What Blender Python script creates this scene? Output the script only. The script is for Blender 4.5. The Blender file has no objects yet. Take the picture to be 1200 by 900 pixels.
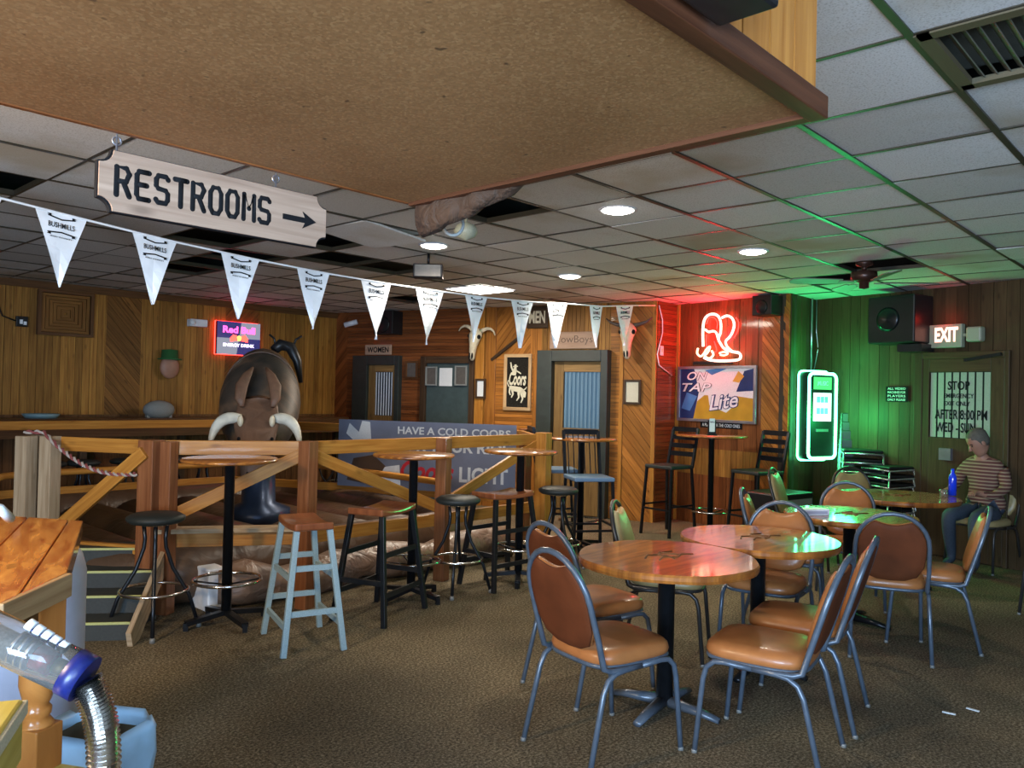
import bpy, math, random
from math import sin, cos, pi, radians, atan2, hypot, sqrt
from mathutils import Vector, Matrix, noise as mnoise
random.seed(7)
SC = bpy.context.scene
COL = SC.collection
# ------------------------------------------------------------------ camera
F, CX, CY = 936., 600., 450.
YAW, PITCH, ROLL, EYE = .7465, .013, .023, 1.57
fw = Vector((cos(YAW)*cos(PITCH), sin(YAW)*cos(PITCH), sin(PITCH)))
rt = fw.cross(Vector((0, 0, 1))).normalized(); up = rt.cross(fw)
r2 = rt*cos(ROLL)+up*sin(ROLL); u2 = -rt*sin(ROLL)+up*cos(ROLL)
cam = bpy.data.objects.new('camera', bpy.data.cameras.new('camera')); COL.objects.link(cam)
cam.data.sensor_width = 36; cam.data.lens = 36*F/1200; cam.data.clip_start = .02
M = Matrix((r2, u2, -fw)).transposed().to_4x4(); M.translation = Vector((0, 0, EYE)); cam.matrix_world = M
SC.camera = cam
# ------------------------------------------------------------------ view, world, lights
SC.view_settings.view_transform = 'Standard'; SC.view_settings.look = 'None'
SC.view_settings.exposure = 0.85; SC.view_settings.gamma = 1.0
SC.cycles.max_bounces = 6; SC.cycles.diffuse_bounces = 4; SC.cycles.glossy_bounces = 3
SC.cycles.transmission_bounces = 6; SC.cycles.transparent_max_bounces = 6
SC.cycles.caustics_reflective = False; SC.cycles.caustics_refractive = False
SC.cycles.sample_clamp_indirect = 4.0; SC.cycles.use_denoising = True
W = bpy.data.worlds.new('world'); SC.world = W; W.use_nodes = True
W.node_tree.nodes['Background'].inputs[0].default_value = (.55, .72, 1, 1)
W.node_tree.nodes['Background'].inputs[1].default_value = .6

def lamp(name, kind, loc, power, color, size=.2, size_y=None, aim=None, spot=None, blend=.6):
    d = bpy.data.lights.new(name, kind); d.energy = power; d.color = color
    if kind == 'AREA':
        d.shape = 'RECTANGLE' if size_y else 'DISK'; d.size = size
        if size_y: d.size_y = size_y
    else: d.shadow_soft_size = size
    if kind == 'SPOT': d.spot_size = radians(spot or 120); d.spot_blend = blend
    o = bpy.data.objects.new(name, d); COL.objects.link(o); o.location = loc
    v = Vector(aim)-Vector(loc) if aim else Vector((0, 0, -1))
    o.rotation_euler = v.to_track_quat('-Z', 'Y').to_euler()
    return o
CEIL = 2.79
# daylight through the shop windows behind the camera
lamp('daylight_front', 'AREA', (-2.9, -.8, 1.35), 400, (.50, .72, 1), 2.8, 1.6, aim=(2.5, 1.6, 2.3))
lamp('daylight_side', 'AREA', (-.9, -2.9, 1.35), 110, (.50, .72, 1), 2.4, 1.6, aim=(.6, 3, 2.2))
# lit bar just behind the camera at the left
lamp('bar_lamp', 'AREA', (-1.1, 2.9, 2.2), 60, (1, .74, .45), .5, aim=(.8, 2.6, 1.2))
DOWN = [(4.38, 4.97), (4.25, 3.03), (6.33, 5.09), (6.11, 3.0)]
for x, y in DOWN:
    lamp('downlight', 'SPOT', (x, y, CEIL-.03), 60, (1, .88, .72), .07, spot=150, blend=.8)
# ------------------------------------------------------------------ pixel helpers (1200 x 900)
C0 = Vector((0, 0, EYE))
def ray(x, y): return r2*((x-CX)/F)+u2*(-(y-CY)/F)+fw
def PX(x, y, d): return C0+ray(x, y)*d
def onz(x, y, z): d = ray(x, y); return C0+d*((z-EYE)/d.z)
def G(x, d): p = PX(x, 460, d); return (p.x, p.y)

class Wall:
    def __init__(s, p0, p1):
        s.p0 = Vector((*p0, 0)); s.p1 = Vector((*p1, 0)); s.L = (s.p1-s.p0).length
        s.u = (s.p1-s.p0).normalized(); s.ang = atan2(s.u.y, s.u.x); s.n = Vector((s.u.y, -s.u.x, 0))
    def at(s, x, y, d=0):
        o = s.p0+s.n*d; r = ray(x, y); t = (o-C0).dot(s.n)/r.dot(s.n); p = C0+r*t
        return ((p-s.p0).dot(s.u), p.z)
    def P(s, u, z, d=0): return s.p0+s.u*u+s.n*d+Vector((0, 0, z))
LW = Wall((-3, 10.6), (7.35, 10.6))
MW = Wall((7.35, 10.6), (8.62, 5.5))
RW = Wall((8.62, 5.5), (9.1, 5.5))
TW = Wall((9.1, 5.5), (8.8, 3.85))
JW = Wall((8.8, 3.85), (9.5, 3.85))
GW = Wall((9.5, 3.85), (7.83, -3.0))
# ------------------------------------------------------------------ mesh builder
class MB:
    def __init__(s): s.v = []; s.f = []; s.sm = []; s.uv = []
    def add(s, vs, fs, smooth=False, uvs=None):
        o = len(s.v); s.v += [Vector(p) for p in vs]
        ru, rv = random.random()*9, random.random()*9
        for k, f in enumerate(fs):
            s.f.append([o+i for i in f]); s.sm.append(smooth)
            if uvs: s.uv.append([(uvs[i][0]+ru, uvs[i][1]+rv) for i in f])
            else:
                P = [Vector(vs[i]) for i in f]; n = (P[1]-P[0]).cross(P[2]-P[0])
                ax = max(range(3), key=lambda a: abs(n[a])); a, b = [i for i in range(3) if i != ax]
                lo = [min(p[i] for p in map(Vector, vs)) for i in (a, b)]; hi = [max(p[i] for p in map(Vector, vs)) for i in (a, b)]
                if hi[1]-lo[1] > hi[0]-lo[0]: a, b = b, a
                s.uv.append([(p[a]+ru, p[b]+rv) for p in P])
        return s
    def box(s, c, sz, R=None):
        hx, hy, hz = sz[0]/2, sz[1]/2, sz[2]/2; V = []; U0 = []
        for i in (-1, 1):
            for j in (-1, 1):
                for k in (-1, 1): V.append(Vector((i*hx, j*hy, k*hz)))
        fs = [(0, 1, 3, 2), (4, 6, 7, 5), (0, 4, 5, 1), (2, 3, 7, 6), (0, 2, 6, 4), (1, 5, 7, 3)]
        la = max(range(3), key=lambda a: sz[a]); ru, rv = random.random()*9, random.random()*9
        o = len(s.v)
        for f in fs:
            P = [V[i] for i in f]; n = (P[1]-P[0]).cross(P[2]-P[0]); ax = max(range(3), key=lambda a: abs(n[a]))
            ab = [i for i in range(3) if i != ax]
            if la in ab: a = la; b = [i for i in ab if i != la][0]
            else: a, b = ab
            s.f.append([o+i for i in f]); s.sm.append(False); s.uv.append([(p[a]+ru, p[b]+rv+ax*.3) for p in P])
        c = Vector(c)
        s.v += [(R @ p if R else p)+c for p in V]
        return s
    def bb(s, x0, x1, y0, y1, z0, z1): return s.box(((x0+x1)/2, (y0+y1)/2, (z0+z1)/2), (abs(x1-x0), abs(y1-y0), abs(z1-z0)))
    def bar(s, p, q, w, h, upv=(0, 0, 1)):
        p, q = Vector(p), Vector(q); d = (q-p); L = d.length; x = d.normalized(); upv = Vector(upv)
        if abs(x.dot(upv)) > .98: upv = Vector((1, 0, 0))
        y = upv.cross(x).normalized(); z = x.cross(y)
        return s.box((p+q)/2, (L, w, h), Matrix((x, y, z)).transposed())
    def tube(s, pts, r, n=8, closed=False, sm=True):
        pts = [Vector(p) for p in pts]; N = len(pts); rr = r if isinstance(r, (list, tuple)) else [r]*N
        vs = []; nrm = None
        for i, p in enumerate(pts):
            if closed: t = pts[(i+1) % N]-pts[i-1]
            else: t = pts[min(i+1, N-1)]-pts[max(i-1, 0)]
            t.normalize()
            if nrm is None:
                nrm = t.orthogonal().normalized()
            nrm = (nrm-t*nrm.dot(t)).normalized(); b = t.cross(nrm)
            for k in range(n):
                a = 2*pi*k/n; vs.append(p+(nrm*cos(a)+b*sin(a))*rr[i])
        fs = []
        for i in range(N if closed else N-1):
            j = (i+1) % N
            for k in range(n): fs.append((i*n+k, i*n+(k+1) % n, j*n+(k+1) % n, j*n+k))
        nc = 0
        if not closed: fs += [tuple(range(n-1, -1, -1)), tuple((N-1)*n+k for k in range(n))]; nc = 2
        L = 0; uv = []
        for i in range(N):
            if i: L += (pts[i]-pts[i-1]).length
            for k in range(n): uv.append((L, k/n*6.28*rr[i]))
        s.add(vs, fs, sm, uv)
        for k in range(1, nc+1): s.sm[-k] = False
        return s
    def lathe(s, prof, n=24, c=(0, 0, 0), sm=True, R=None):
        c = Vector(c); vs = []; uv = []
        for r, z in prof:
            for k in range(n):
                a = 2*pi*k/n; p = Vector((r*cos(a), r*sin(a), z)); vs.append((R @ p if R else p)+c); uv.append((z, a*max(r, .01)))
        fs = []
        for i in range(len(prof)-1):
            for k in range(n): fs.append((i*n+k, i*n+(k+1) % n, (i+1)*n+(k+1) % n, (i+1)*n+k))
        nf = len(fs)
        if prof[0][0] > 1e-4: fs.append(tuple(range(n-1, -1, -1)))
        if prof[-1][0] > 1e-4: fs.append(tuple((len(prof)-1)*n+k for k in range(n)))
        s.add(vs, fs, sm, uv)
        for k in range(1, len(fs)-nf+1): s.sm[-k] = False
        return s
    def ring(s, c, R, r, n=32, m=8, rot=None):
        pts = [Vector(c)+((rot or Matrix.Identity(3)) @ Vector((R*cos(2*pi*k/n), R*sin(2*pi*k/n), 0))) for k in range(n)]
        return s.tube(pts, r, m, closed=True)
    def ell(s, c, rad, n=16, m=10, R=None):
        c = Vector(c); vs = [];
        for i in range(m+1):
            t = pi*i/m
            for k in range(n):
                a = 2*pi*k/n; p = Vector((rad[0]*sin(t)*cos(a), rad[1]*sin(t)*sin(a), -rad[2]*cos(t))); vs.append((R @ p if R else p)+c)
        fs = [(i*n+k, i*n+(k+1) % n, (i+1)*n+(k+1) % n, (i+1)*n+k) for i in range(m) for k in range(n)]
        return s.add(vs, fs, True, [(v.x, v.y) for v in vs])
    def prism(s, poly, z0, z1, Mx=None, uvd=None, sm=False):
        """poly in (x,y), extruded z0..z1; Mx maps to final; uvd = grain direction"""
        n = len(poly); d = Vector(uvd or (1, 0)).normalized()
        vs = [Vector((p[0], p[1], z0)) for p in poly]+[Vector((p[0], p[1], z1)) for p in poly]
        uv = [(v.x*d.x+v.y*d.y, -v.x*d.y+v.y*d.x) for v in vs]
        fs = [tuple(range(n-1, -1, -1)), tuple(range(n, 2*n))]+[(i, (i+1) % n, n+(i+1) % n, n+i) for i in range(n)]
        if Mx: vs = [Mx @ v for v in vs]
        o = len(s.f); s.add(vs, fs, False, uv)
        if sm:
            for k in range(o+2, len(s.f)): s.sm[k] = True
        return s
    def loft(s, rings, n=20, cap=True):
        """rings: (center, rx, ry, X axis, Y axis)"""
        vs = []
        for c, rx, ry, ax, ay in rings:
            c, ax, ay = Vector(c), Vector(ax).normalized(), Vector(ay).normalized()
            for k in range(n): a = 2*pi*k/n; vs.append(c+ax*rx*cos(a)+ay*ry*sin(a))
        N = len(rings)
        fs = [(i*n+k, i*n+(k+1) % n, (i+1)*n+(k+1) % n, (i+1)*n+k) for i in range(N-1) for k in range(n)]
        if cap: fs += [tuple(range(n-1, -1, -1)), tuple((N-1)*n+k for k in range(n))]
        return s.add(vs, fs, True, [(v.x, v.z) for v in vs])
    def build(s, name, mat, parent=None, kind=None, bevel=0, loc=None, rot=None, seg=2, sub=0):
        me = bpy.data.meshes.new(name); me.from_pydata([tuple(v) for v in s.v], [], s.f)
        me.polygons.foreach_set('use_smooth', s.sm)
        ul = me.uv_layers.new(name='UVMap'); k = 0
        for u in s.uv:
            for q in u: ul.data[k].uv = q; k += 1
        o = bpy.data.objects.new(name, me); COL.objects.link(o)
        if mat: me.materials.append(mat)
        if parent: o.parent = parent
        if kind: o['kind'] = kind
        if loc: o.location = loc
        if rot is not None: o.rotation_euler = (0, 0, rot) if isinstance(rot, (int, float)) else rot
        if bevel:
            b = o.modifiers.new('bevel', 'BEVEL'); b.width = bevel; b.segments = seg; b.limit_method = 'ANGLE'; b.angle_limit = radians(40)
        if sub:
            b = o.modifiers.new('sub', 'SUBSURF'); b.levels = sub; b.render_levels = sub
        return o
def tag(o, label, cat, group=None):
    o['label'] = label; o['category'] = cat
    if group: o['group'] = group
    return o
def root(name, loc, rz=0, label=None, cat=None, group=None):
    o = bpy.data.objects.new(name, None); COL.objects.link(o); o.location = loc; o.rotation_euler = (0, 0, rz); o.empty_display_size = .1
    if label: tag(o, label, cat, group)
    return o
def wroot(name, wall, u, z, d, label, cat, group=None): return root(name, wall.P(u, z, d), wall.ang, label, cat, group)
def dup(r, loc, rz, label=None, group=None, tilt=None):
    c = r.copy(); COL.objects.link(c); c.location = loc; c.rotation_euler = (0, 0, rz) if tilt is None else (tilt[0], tilt[1], rz)
    if label: c['label'] = label
    if group: c['group'] = group
    for ch in KIDS(r):
        d = ch.copy(); COL.objects.link(d); d.parent = c
        for g in KIDS(ch):
            e = g.copy(); COL.objects.link(e); e.parent = d
    return c
def KIDS(r): return [o for o in list(COL.objects) if o.parent == r]
def clip(poly, a, b, c):   # keep a*x+b*y<=c
    out = []
    for i in range(len(poly)):
        p, q = poly[i], poly[(i+1) % len(poly)]
        dp, dq = a*p[0]+b*p[1]-c, a*q[0]+b*q[1]-c
        if dp <= 0: out.append(p)
        if (dp < 0 < dq) or (dq < 0 < dp):
            t = dp/(dp-dq); out.append((p[0]+(q[0]-p[0])*t, p[1]+(q[1]-p[1])*t))
    return out
def strips(poly, w, ang, gap=.004):
    """cut a convex polygon into boards whose long side runs at ang"""
    a = radians(ang); nx, ny = -sin(a), cos(a)
    ds = [p[0]*nx+p[1]*ny for p in poly]; k0, k1 = math.floor(min(ds)/w), math.ceil(max(ds)/w); res = []
    for k in range(k0, k1):
        q = clip(clip(poly, nx, ny, (k+1)*w-gap/2), -nx, -ny, -(k*w+gap/2))
        if len(q) >= 3:
            A = abs(sum(q[i][0]*q[(i+1) % len(q)][1]-q[(i+1) % len(q)][0]*q[i][1] for i in range(len(q))))/2
            if A > 2e-4: res.append(q)
    return res
MXW = Matrix(((1, 0, 0, 0), (0, 0, -1, 0), (0, 1, 0, 0), (0, 0, 0, 1)))   # (x,y,z)->(x,-z,y): polygon in the wall plane, thickness towards the room
# ------------------------------------------------------------------ materials
def mat(name):
    m = bpy.data.materials.new(name); m.use_nodes = True; nt = m.node_tree
    return m, nt, nt.nodes['Principled BSDF']
def N(nt, t, **kw):
    n = nt.nodes.new(t)
    for k, v in kw.items():
        if k.startswith('i_'):
            n.inputs[int(k[2:]) if k[2:].isdigit() else k[2:]].default_value = v
        else: setattr(n, k, v)
    return n
def ramp(nt, src, stops):
    r = nt.nodes.new('ShaderNodeValToRGB'); nt.links.new(src, r.inputs[0]); e = r.color_ramp.elements
    while len(e) < len(stops): e.new(.5)
    for i, (p, c) in enumerate(stops): e[i].position = p; e[i].color = (*c, 1) if len(c) == 3 else c
    return r
def mixc(nt, f, a, b, mode='MIX'):
    m = nt.nodes.new('ShaderNodeMix'); m.data_type = 'RGBA'; m.blend_type = mode
    for i, s in ((0, f), (6, a), (7, b)):
        if isinstance(s, (int, float)): m.inputs[i].default_value = s
        elif isinstance(s, tuple): m.inputs[i].default_value = (*s, 1)
        else: nt.links.new(s, m.inputs[i])
    return m.outputs[2]
def flat(name, c, rough=.6, metal=0, coat=0, bump=0, bscale=200, emit=None, estr=0, alpha=1, trans=0, spec=.5):
    m, nt, b = mat(name)
    b.inputs['Base Color'].default_value = (*c, 1); b.inputs['Roughness'].default_value = rough; b.inputs['Metallic'].default_value = metal
    b.inputs['Coat Weight'].default_value = coat; b.inputs['Specular IOR Level'].default_value = spec
    b.inputs['Transmission Weight'].default_value = trans
    if emit: b.inputs['Emission Color'].default_value = (*emit, 1); b.inputs['Emission Strength'].default_value = estr
    tc = N(nt, 'ShaderNodeTexCoord'); ns = N(nt, 'ShaderNodeTexNoise', i_Scale=bscale, i_Detail=3.)
    nt.links.new(tc.outputs['Object'], ns.inputs['Vector'])
    if not emit:
        c2 = ramp(nt, ns.outputs[0], [(.3, tuple(x*.82 for x in c)), (.7, tuple(min(1, x*1.1) for x in c))]); nt.links.new(c2.outputs[0], b.inputs['Base Color'])
    if bump:
        bp = N(nt, 'ShaderNodeBump', i_Strength=bump, i_Distance=.01); nt.links.new(ns.outputs[0], bp.inputs['Height']); nt.links.new(bp.outputs[0], b.inputs['Normal'])
    return m
def wood(name, dark, light, rough=.5, coat=0, knots=.5, gu=1.3, gv=26, vary=.35, bump=.15):
    m, nt, b = mat(name); L = nt.links.new
    uv = N(nt, 'ShaderNodeUVMap'); mp = N(nt, 'ShaderNodeMapping'); mp.inputs['Scale'].default_value = (gu, gv, 1); L(uv.outputs[0], mp.inputs[0])
    ns = N(nt, 'ShaderNodeTexNoise', i_Scale=1.6, i_Detail=5., i_Roughness=.6, i_Distortion=.5); L(mp.outputs[0], ns.inputs['Vector'])
    c = ramp(nt, ns.outputs[0], [(.3, dark), (.52, tuple((a+d)/2 for a, d in zip(dark, light))), (.72, light)]).outputs[0]
    gi = N(nt, 'ShaderNodeNewGeometry')
    rr = ramp(nt, gi.outputs['Random Per Island'], [(0, (1-vary,)*3), (1, (1+vary*.5,)*3)])
    c = mixc(nt, 1., c, rr.outputs[0], 'MULTIPLY')
    if knots:
        m2 = N(nt, 'ShaderNodeMapping'); m2.inputs['Scale'].default_value = (3.2, 9, 1); L(uv.outputs[0], m2.inputs[0])
        vo = N(nt, 'ShaderNodeTexVoronoi', i_Scale=1.); L(m2.outputs[0], vo.inputs['Vector'])
        k = ramp(nt, vo.outputs['Distance'], [(.05, (1,)*3), (.16, (0,)*3)])
        f = N(nt, 'ShaderNodeMath', operation='MULTIPLY'); L(k.outputs[0], f.inputs[0]); f.inputs[1].default_value = knots
        c = mixc(nt, f.outputs[0], c, tuple(x*.28 for x in dark))
    L(c, b.inputs['Base Color']); b.inputs['Roughness'].default_value = rough; b.inputs['Specular IOR Level'].default_value = .22; b.inputs['Coat Weight'].default_value = coat; b.inputs['Coat Roughness'].default_value = .07
    if bump:
        bp = N(nt, 'ShaderNodeBump', i_Strength=bump, i_Distance=.004); L(ns.outputs[0], bp.inputs['Height']); L(bp.outputs[0], b.inputs['Normal'])
    return m
def glow(name, c, s, base=(.02, .02, .02)): return flat(name, base, .4, emit=c, estr=s)

MT0 = None
WD = dict(
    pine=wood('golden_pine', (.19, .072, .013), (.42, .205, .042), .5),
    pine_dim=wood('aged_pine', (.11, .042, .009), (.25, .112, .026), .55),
    brown=wood('brown_boards', (.085, .037, .014), (.19, .085, .03), .5),
    orange=wood('orange_pine', (.24, .085, .015), (.50, .20, .04), .42, coat=.2),
    red=wood('red_brown_boards', (.115, .034, .010), (.26, .085, .024), .42, coat=.2),
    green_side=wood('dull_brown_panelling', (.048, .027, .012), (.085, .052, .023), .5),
    dark=wood('dark_boards', (.035, .02, .012), (.085, .048, .024), .5),
    lip=wood('red_trim_wood', (.055, .018, .008), (.12, .042, .018), .5, knots=0),
    ledge=wood('ledge_wood', (.07, .03, .012), (.14, .062, .025), .4, coat=.2, knots=.2),
    fence=wood('fence_wood', (.38, .14, .020), (.64, .29, .055), .45, coat=.15),
    fence_red=wood('stained_post_wood', (.19, .062, .022), (.36, .14, .055), .42, coat=.2),
    weath=wood('weathered_wood', (.30, .20, .11), (.56, .42, .27), .7, knots=.7),
    top=wood('tabletop_wood', (.12, .030, .007), (.50, .185, .032), .38, coat=1, gu=2., gv=12, knots=.25, vary=.1, bump=.03),
    slab=wood('cedar_slab', (.36, .07, .015), (.95, .46, .11), .25, coat=1, gu=3., gv=16, knots=.5, vary=.4, bump=.03),
    slabend=wood('slab_edge', (.36, .21, .10), (.62, .42, .22), .5),
    stool=wood('stool_seat_wood', (.20, .055, .02), (.36, .12, .045), .3, coat=.5, knots=0, gv=12, bump=.03),
    sign=wood('sign_wood', (.31, .195, .13), (.48, .325, .23), .6, knots=.5, vary=.05),
    door=wood('door_wood', (.15, .085, .03), (.30, .18, .065), .5),
    leg=wood('turned_leg_wood', (.45, .15, .03), (.68, .28, .07), .3, coat=.5, knots=0, gv=6),
    yellow=wood('yellow_plank', (.62, .45, .06), (.90, .74, .20), .4, coat=.3),
    fascia=wood('fascia_pine', (.33, .115, .02), (.54, .235, .052), .5, gu=.8, gv=14, vary=.15),
)
def particle_board():
    m, nt, b = mat('particle_board'); L = nt.links.new
    g = N(nt, 'ShaderNodeNewGeometry'); v = N(nt, 'ShaderNodeTexVoronoi', i_Scale=160.); L(g.outputs['Position'], v.inputs['Vector'])
    n = N(nt, 'ShaderNodeTexNoise', i_Scale=2.2, i_Detail=6.); L(g.outputs['Position'], n.inputs['Vector'])
    c = ramp(nt, v.outputs['Color'], [(.1, (.19, .088, .03)), (.6, (.30, .15, .055)), (.95, (.44, .26, .11))]).outputs[0]
    c = mixc(nt, .55, c, ramp(nt, n.outputs[0], [(.3, (.20, .09, .028)), (.7, (.34, .175, .068))]).outputs[0])
    n2 = N(nt, 'ShaderNodeTexNoise', i_Scale=26., i_Detail=2.); L(g.outputs['Position'], n2.inputs['Vector'])
    c = mixc(nt, ramp(nt, n2.outputs[0], [(.70, (0,)*3), (.76, (.7,)*3)]).outputs[0], c, (.05, .025, .01))
    L(c, b.inputs['Base Color']); b.inputs['Roughness'].default_value = .6
    return m
def carpet():
    m, nt, b = mat('carpet'); L = nt.links.new
    g = N(nt, 'ShaderNodeNewGeometry'); n = N(nt, 'ShaderNodeTexNoise', i_Scale=75., i_Detail=4., i_Roughness=.75); L(g.outputs['Position'], n.inputs['Vector'])
    n2 = N(nt, 'ShaderNodeTexNoise', i_Scale=1.1, i_Detail=5.); L(g.outputs['Position'], n2.inputs['Vector'])
    c = ramp(nt, n.outputs[0], [(.36, (.042, .033, .021)), (.5, (.135, .107, .068)), (.64, (.30, .25, .175))]).outputs[0]
    c = mixc(nt, 1., c, ramp(nt, n2.outputs[0], [(.3, (.62,)*3), (.68, (1.15, 1.12, 1.05))]).outputs[0], 'MULTIPLY')
    L(c, b.inputs['Base Color']); b.inputs['Roughness'].default_value = .95; b.inputs['Specular IOR Level'].default_value = .1
    bp = N(nt, 'ShaderNodeBump', i_Strength=.5, i_Distance=.008); L(n.outputs[0], bp.inputs['Height']); L(bp.outputs[0], b.inputs['Normal'])
    return m
def tile_mat():
    m, nt, b = mat('ceiling_tile'); L = nt.links.new
    g = N(nt, 'ShaderNodeNewGeometry'); oi = N(nt, 'ShaderNodeObjectInfo')
    n = N(nt, 'ShaderNodeTexNoise', i_Scale=130., i_Detail=3.); L(g.outputs['Position'], n.inputs['Vector'])
    n2 = N(nt, 'ShaderNodeTexNoise', i_Scale=.9, i_Detail=4.); L(g.outputs['Position'], n2.inputs['Vector'])
    c = ramp(nt, n.outputs[0], [(.32, (.50, .48, .45)), (.46, (.68, .67, .66)), (.7, (.74, .73, .72))]).outputs[0]
    c = mixc(nt, ramp(nt, n2.outputs[0], [(.56, (0,)*3), (.7, (.75,)*3)]).outputs[0], c, (.45, .36, .24))
    c = mixc(nt, 1., c, ramp(nt, oi.outputs['Random'], [(0, (.8, .8, .78)), (1, (1.08,)*3)]).outputs[0], 'MULTIPLY')
    L(c, b.inputs['Base Color']); b.inputs['Roughness'].default_value = .9
    bp = N(nt, 'ShaderNodeBump', i_Strength=.25, i_Distance=.004); L(n.outputs[0], bp.inputs['Height']); L(bp.outputs[0], b.inputs['Normal'])
    return m
def hide():
    m, nt, b = mat('cowhide'); L = nt.links.new
    t = N(nt, 'ShaderNodeTexCoord'); n = N(nt, 'ShaderNodeTexNoise', i_Scale=2.6, i_Detail=5., i_Distortion=.8); L(t.outputs['Object'], n.inputs['Vector'])
    L(ramp(nt, n.outputs[0], [(.36, (.022, .020, .016)), (.48, (.055, .038, .026)), (.60, (.14, .08, .045)), (.72, (.30, .25, .20))]).outputs[0], b.inputs['Base Color'])
    b.inputs['Roughness'].default_value = .55
    f = N(nt, 'ShaderNodeTexNoise', i_Scale=180.); bp = N(nt, 'ShaderNodeBump', i_Strength=.4, i_Distance=.004); L(t.outputs['Object'], f.inputs['Vector']); L(f.outputs[0], bp.inputs['Height']); L(bp.outputs[0], b.inputs['Normal'])
    return m
def vinyl(name, c, sc=3., bump=.9, rough=.3):
    m, nt, b = mat(name); L = nt.links.new
    t = N(nt, 'ShaderNodeTexCoord'); n = N(nt, 'ShaderNodeTexNoise', i_Scale=sc, i_Detail=4., i_Distortion=1.2); L(t.outputs['Object'], n.inputs['Vector'])
    L(ramp(nt, n.outputs[0], [(.3, tuple(x*.7 for x in c)), (.7, c)]).outputs[0], b.inputs['Base Color']); b.inputs['Roughness'].default_value = rough
    bp = N(nt, 'ShaderNodeBump', i_Strength=bump, i_Distance=.06); L(n.outputs[0], bp.inputs['Height']); L(bp.outputs[0], b.inputs['Normal'])
    return m
MT = dict(
    hidebrown=flat('brown_ear_hide', (.13, .065, .035), .6, bscale=20, bump=.3), particle=particle_board(), carpet=carpet(), tile=tile_mat(), hide=hide(),
    grid=flat('ceiling_bar_paint', (.04, .034, .022), .4, bscale=20), void=flat('plenum_black', (.075, .075, .055), .9, bscale=8, bump=.5),
    shell=flat('dark_wall_backing', (.045, .025, .013), .8), black=flat('black_paint', (.011, .011, .012), .4, bscale=30, spec=.3),
    blackm=flat('black_metal', (.02, .022, .026), .3, metal=.6, bscale=30), chrome=flat('chrome', (.75, .73, .70), .16, metal=1, bscale=10),
    vinyl=flat('tan_vinyl', (.34, .125, .038), .34, bscale=9, coat=.1, spec=.35), vinylback=flat('brown_vinyl_back', (.105, .029, .010), .65, bscale=9, spec=.15),
    olive=flat('olive_vinyl', (.36, .27, .12), .4, bscale=9), frame=flat('grey_blue_tube_paint', (.085, .11, .145), .3, metal=.25, bscale=20),
    darkframe=flat('dark_tube_paint', (.045, .042, .04), .35, metal=.4, bscale=20), cushion=flat('black_vinyl_cushion', (.014, .018, .016), .6, bscale=60, bump=.15),
    tip=flat('clear_plastic_foot', (.18, .175, .16), .4), casing=flat('dark_green_door_paint', (.022, .030, .027), .5, bscale=12, bump=.1),
    doorgreen=flat('grey_green_door_paint', (.045, .07, .072), .5, bscale=12), glassblue=flat('daylit_curtain_glass', (.10, .20, .30), .25, bscale=5),
    blind=flat('vertical_blind', (.11, .20, .28), .6), white=flat('white_plastic', (.75, .77, .8), .5, bscale=10), flag=flat('pennant_vinyl', (.80, .84, .88), .5, bscale=5),
    ink=flat('black_ink', (.012, .012, .013), .8, spec=.08), paper=flat('paper', (.72, .74, .74), .7), bone=flat('bone', (.62, .54, .38), .6, bscale=14, bump=.2),
    horn=flat('horn_tip', (.08, .06, .05), .45), grey=flat('grey_plastic', (.42, .43, .52), .5, bscale=6), bluebag=flat('light_blue_bin_liner', (.36, .58, .78), .35, bscale=7, bump=.9),
    bin=flat('bin_inside', (.10, .085, .05), .7, bscale=8), rope=flat('rope_red_white', (.45, .30, .25), .8), skin=flat('skin', (.34, .17, .11), .55, bscale=8),
    hair=flat('grey_hair', (.10, .09, .07), .8, bscale=60, bump=.4), jeans=flat('dark_denim', (.035, .05, .075), .8, bscale=60), shoe=flat('dark_shoe', (.03, .025, .02), .5),
    matv=vinyl('brown_inflatable_vinyl', (.10, .055, .03), 3., .45, .42), picture=flat('picture_print', (.10, .09, .08), .5, bscale=25), brown=flat('brown_paint', (.09, .05, .03), .5),
    steel=flat('silver_frame', (.42, .44, .50), .28, metal=.8, bscale=8), blue=flat('blue_plastic', (.008, .014, .10), .35), bluebottle=flat('blue_bottle', (.01, .05, .75), .15, coat=1),
    clear=flat('clear_acrylic', (.9, .86, .80), .06, trans=.9, bscale=5, coat=1), gold=flat('gold_print', (.62, .36, .04), .45, bscale=6), cream=flat('cream_paint', (.62, .57, .42), .6), red=flat('red_print', (.55, .015, .03), .5),
    yellowed=flat('exit_box', (.35, .36, .26), .5), darkgreen=flat('green_felt', (.02, .12, .03), .9), stone=flat('stone_grey', (.22, .23, .22), .8),
    treadblk=flat('black_rubber_tread', (.03, .032, .028), .7, bscale=60), nosing=flat('yellow_nosing', (.42, .42, .14), .5),
)
MT['clear'].node_tree.nodes['Principled BSDF'].inputs['IOR'].default_value = 1.08
MT['neonwhite'] = glow('neon_white_red', (1, .50, .40), 2.6); MT['neonred'] = glow('neon_red', (1, .03, .02), 3); MT['neonyellow'] = glow('neon_yellow', (1, .62, .35), 2.2)
MT['led'] = glow('green_led', (.10, 1, .42), 7); MT['screen'] = glow('jukebox_screen', (.55, .95, .85), 1.6); MT['screengreen'] = glow('jukebox_screen_green', (.05, .6, .12), 1.2)
MT['lamp'] = glow('lamp_lens', (1, .96, .86), 12); MT['exitred'] = glow('exit_letters', (1, .40, .28), 2.6); MT['pink'] = glow('sign_pink', (1, .05, .30), 3.2); MT['signwhite'] = glow('sign_white', (.75, .65, 1), 2.0)
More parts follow.
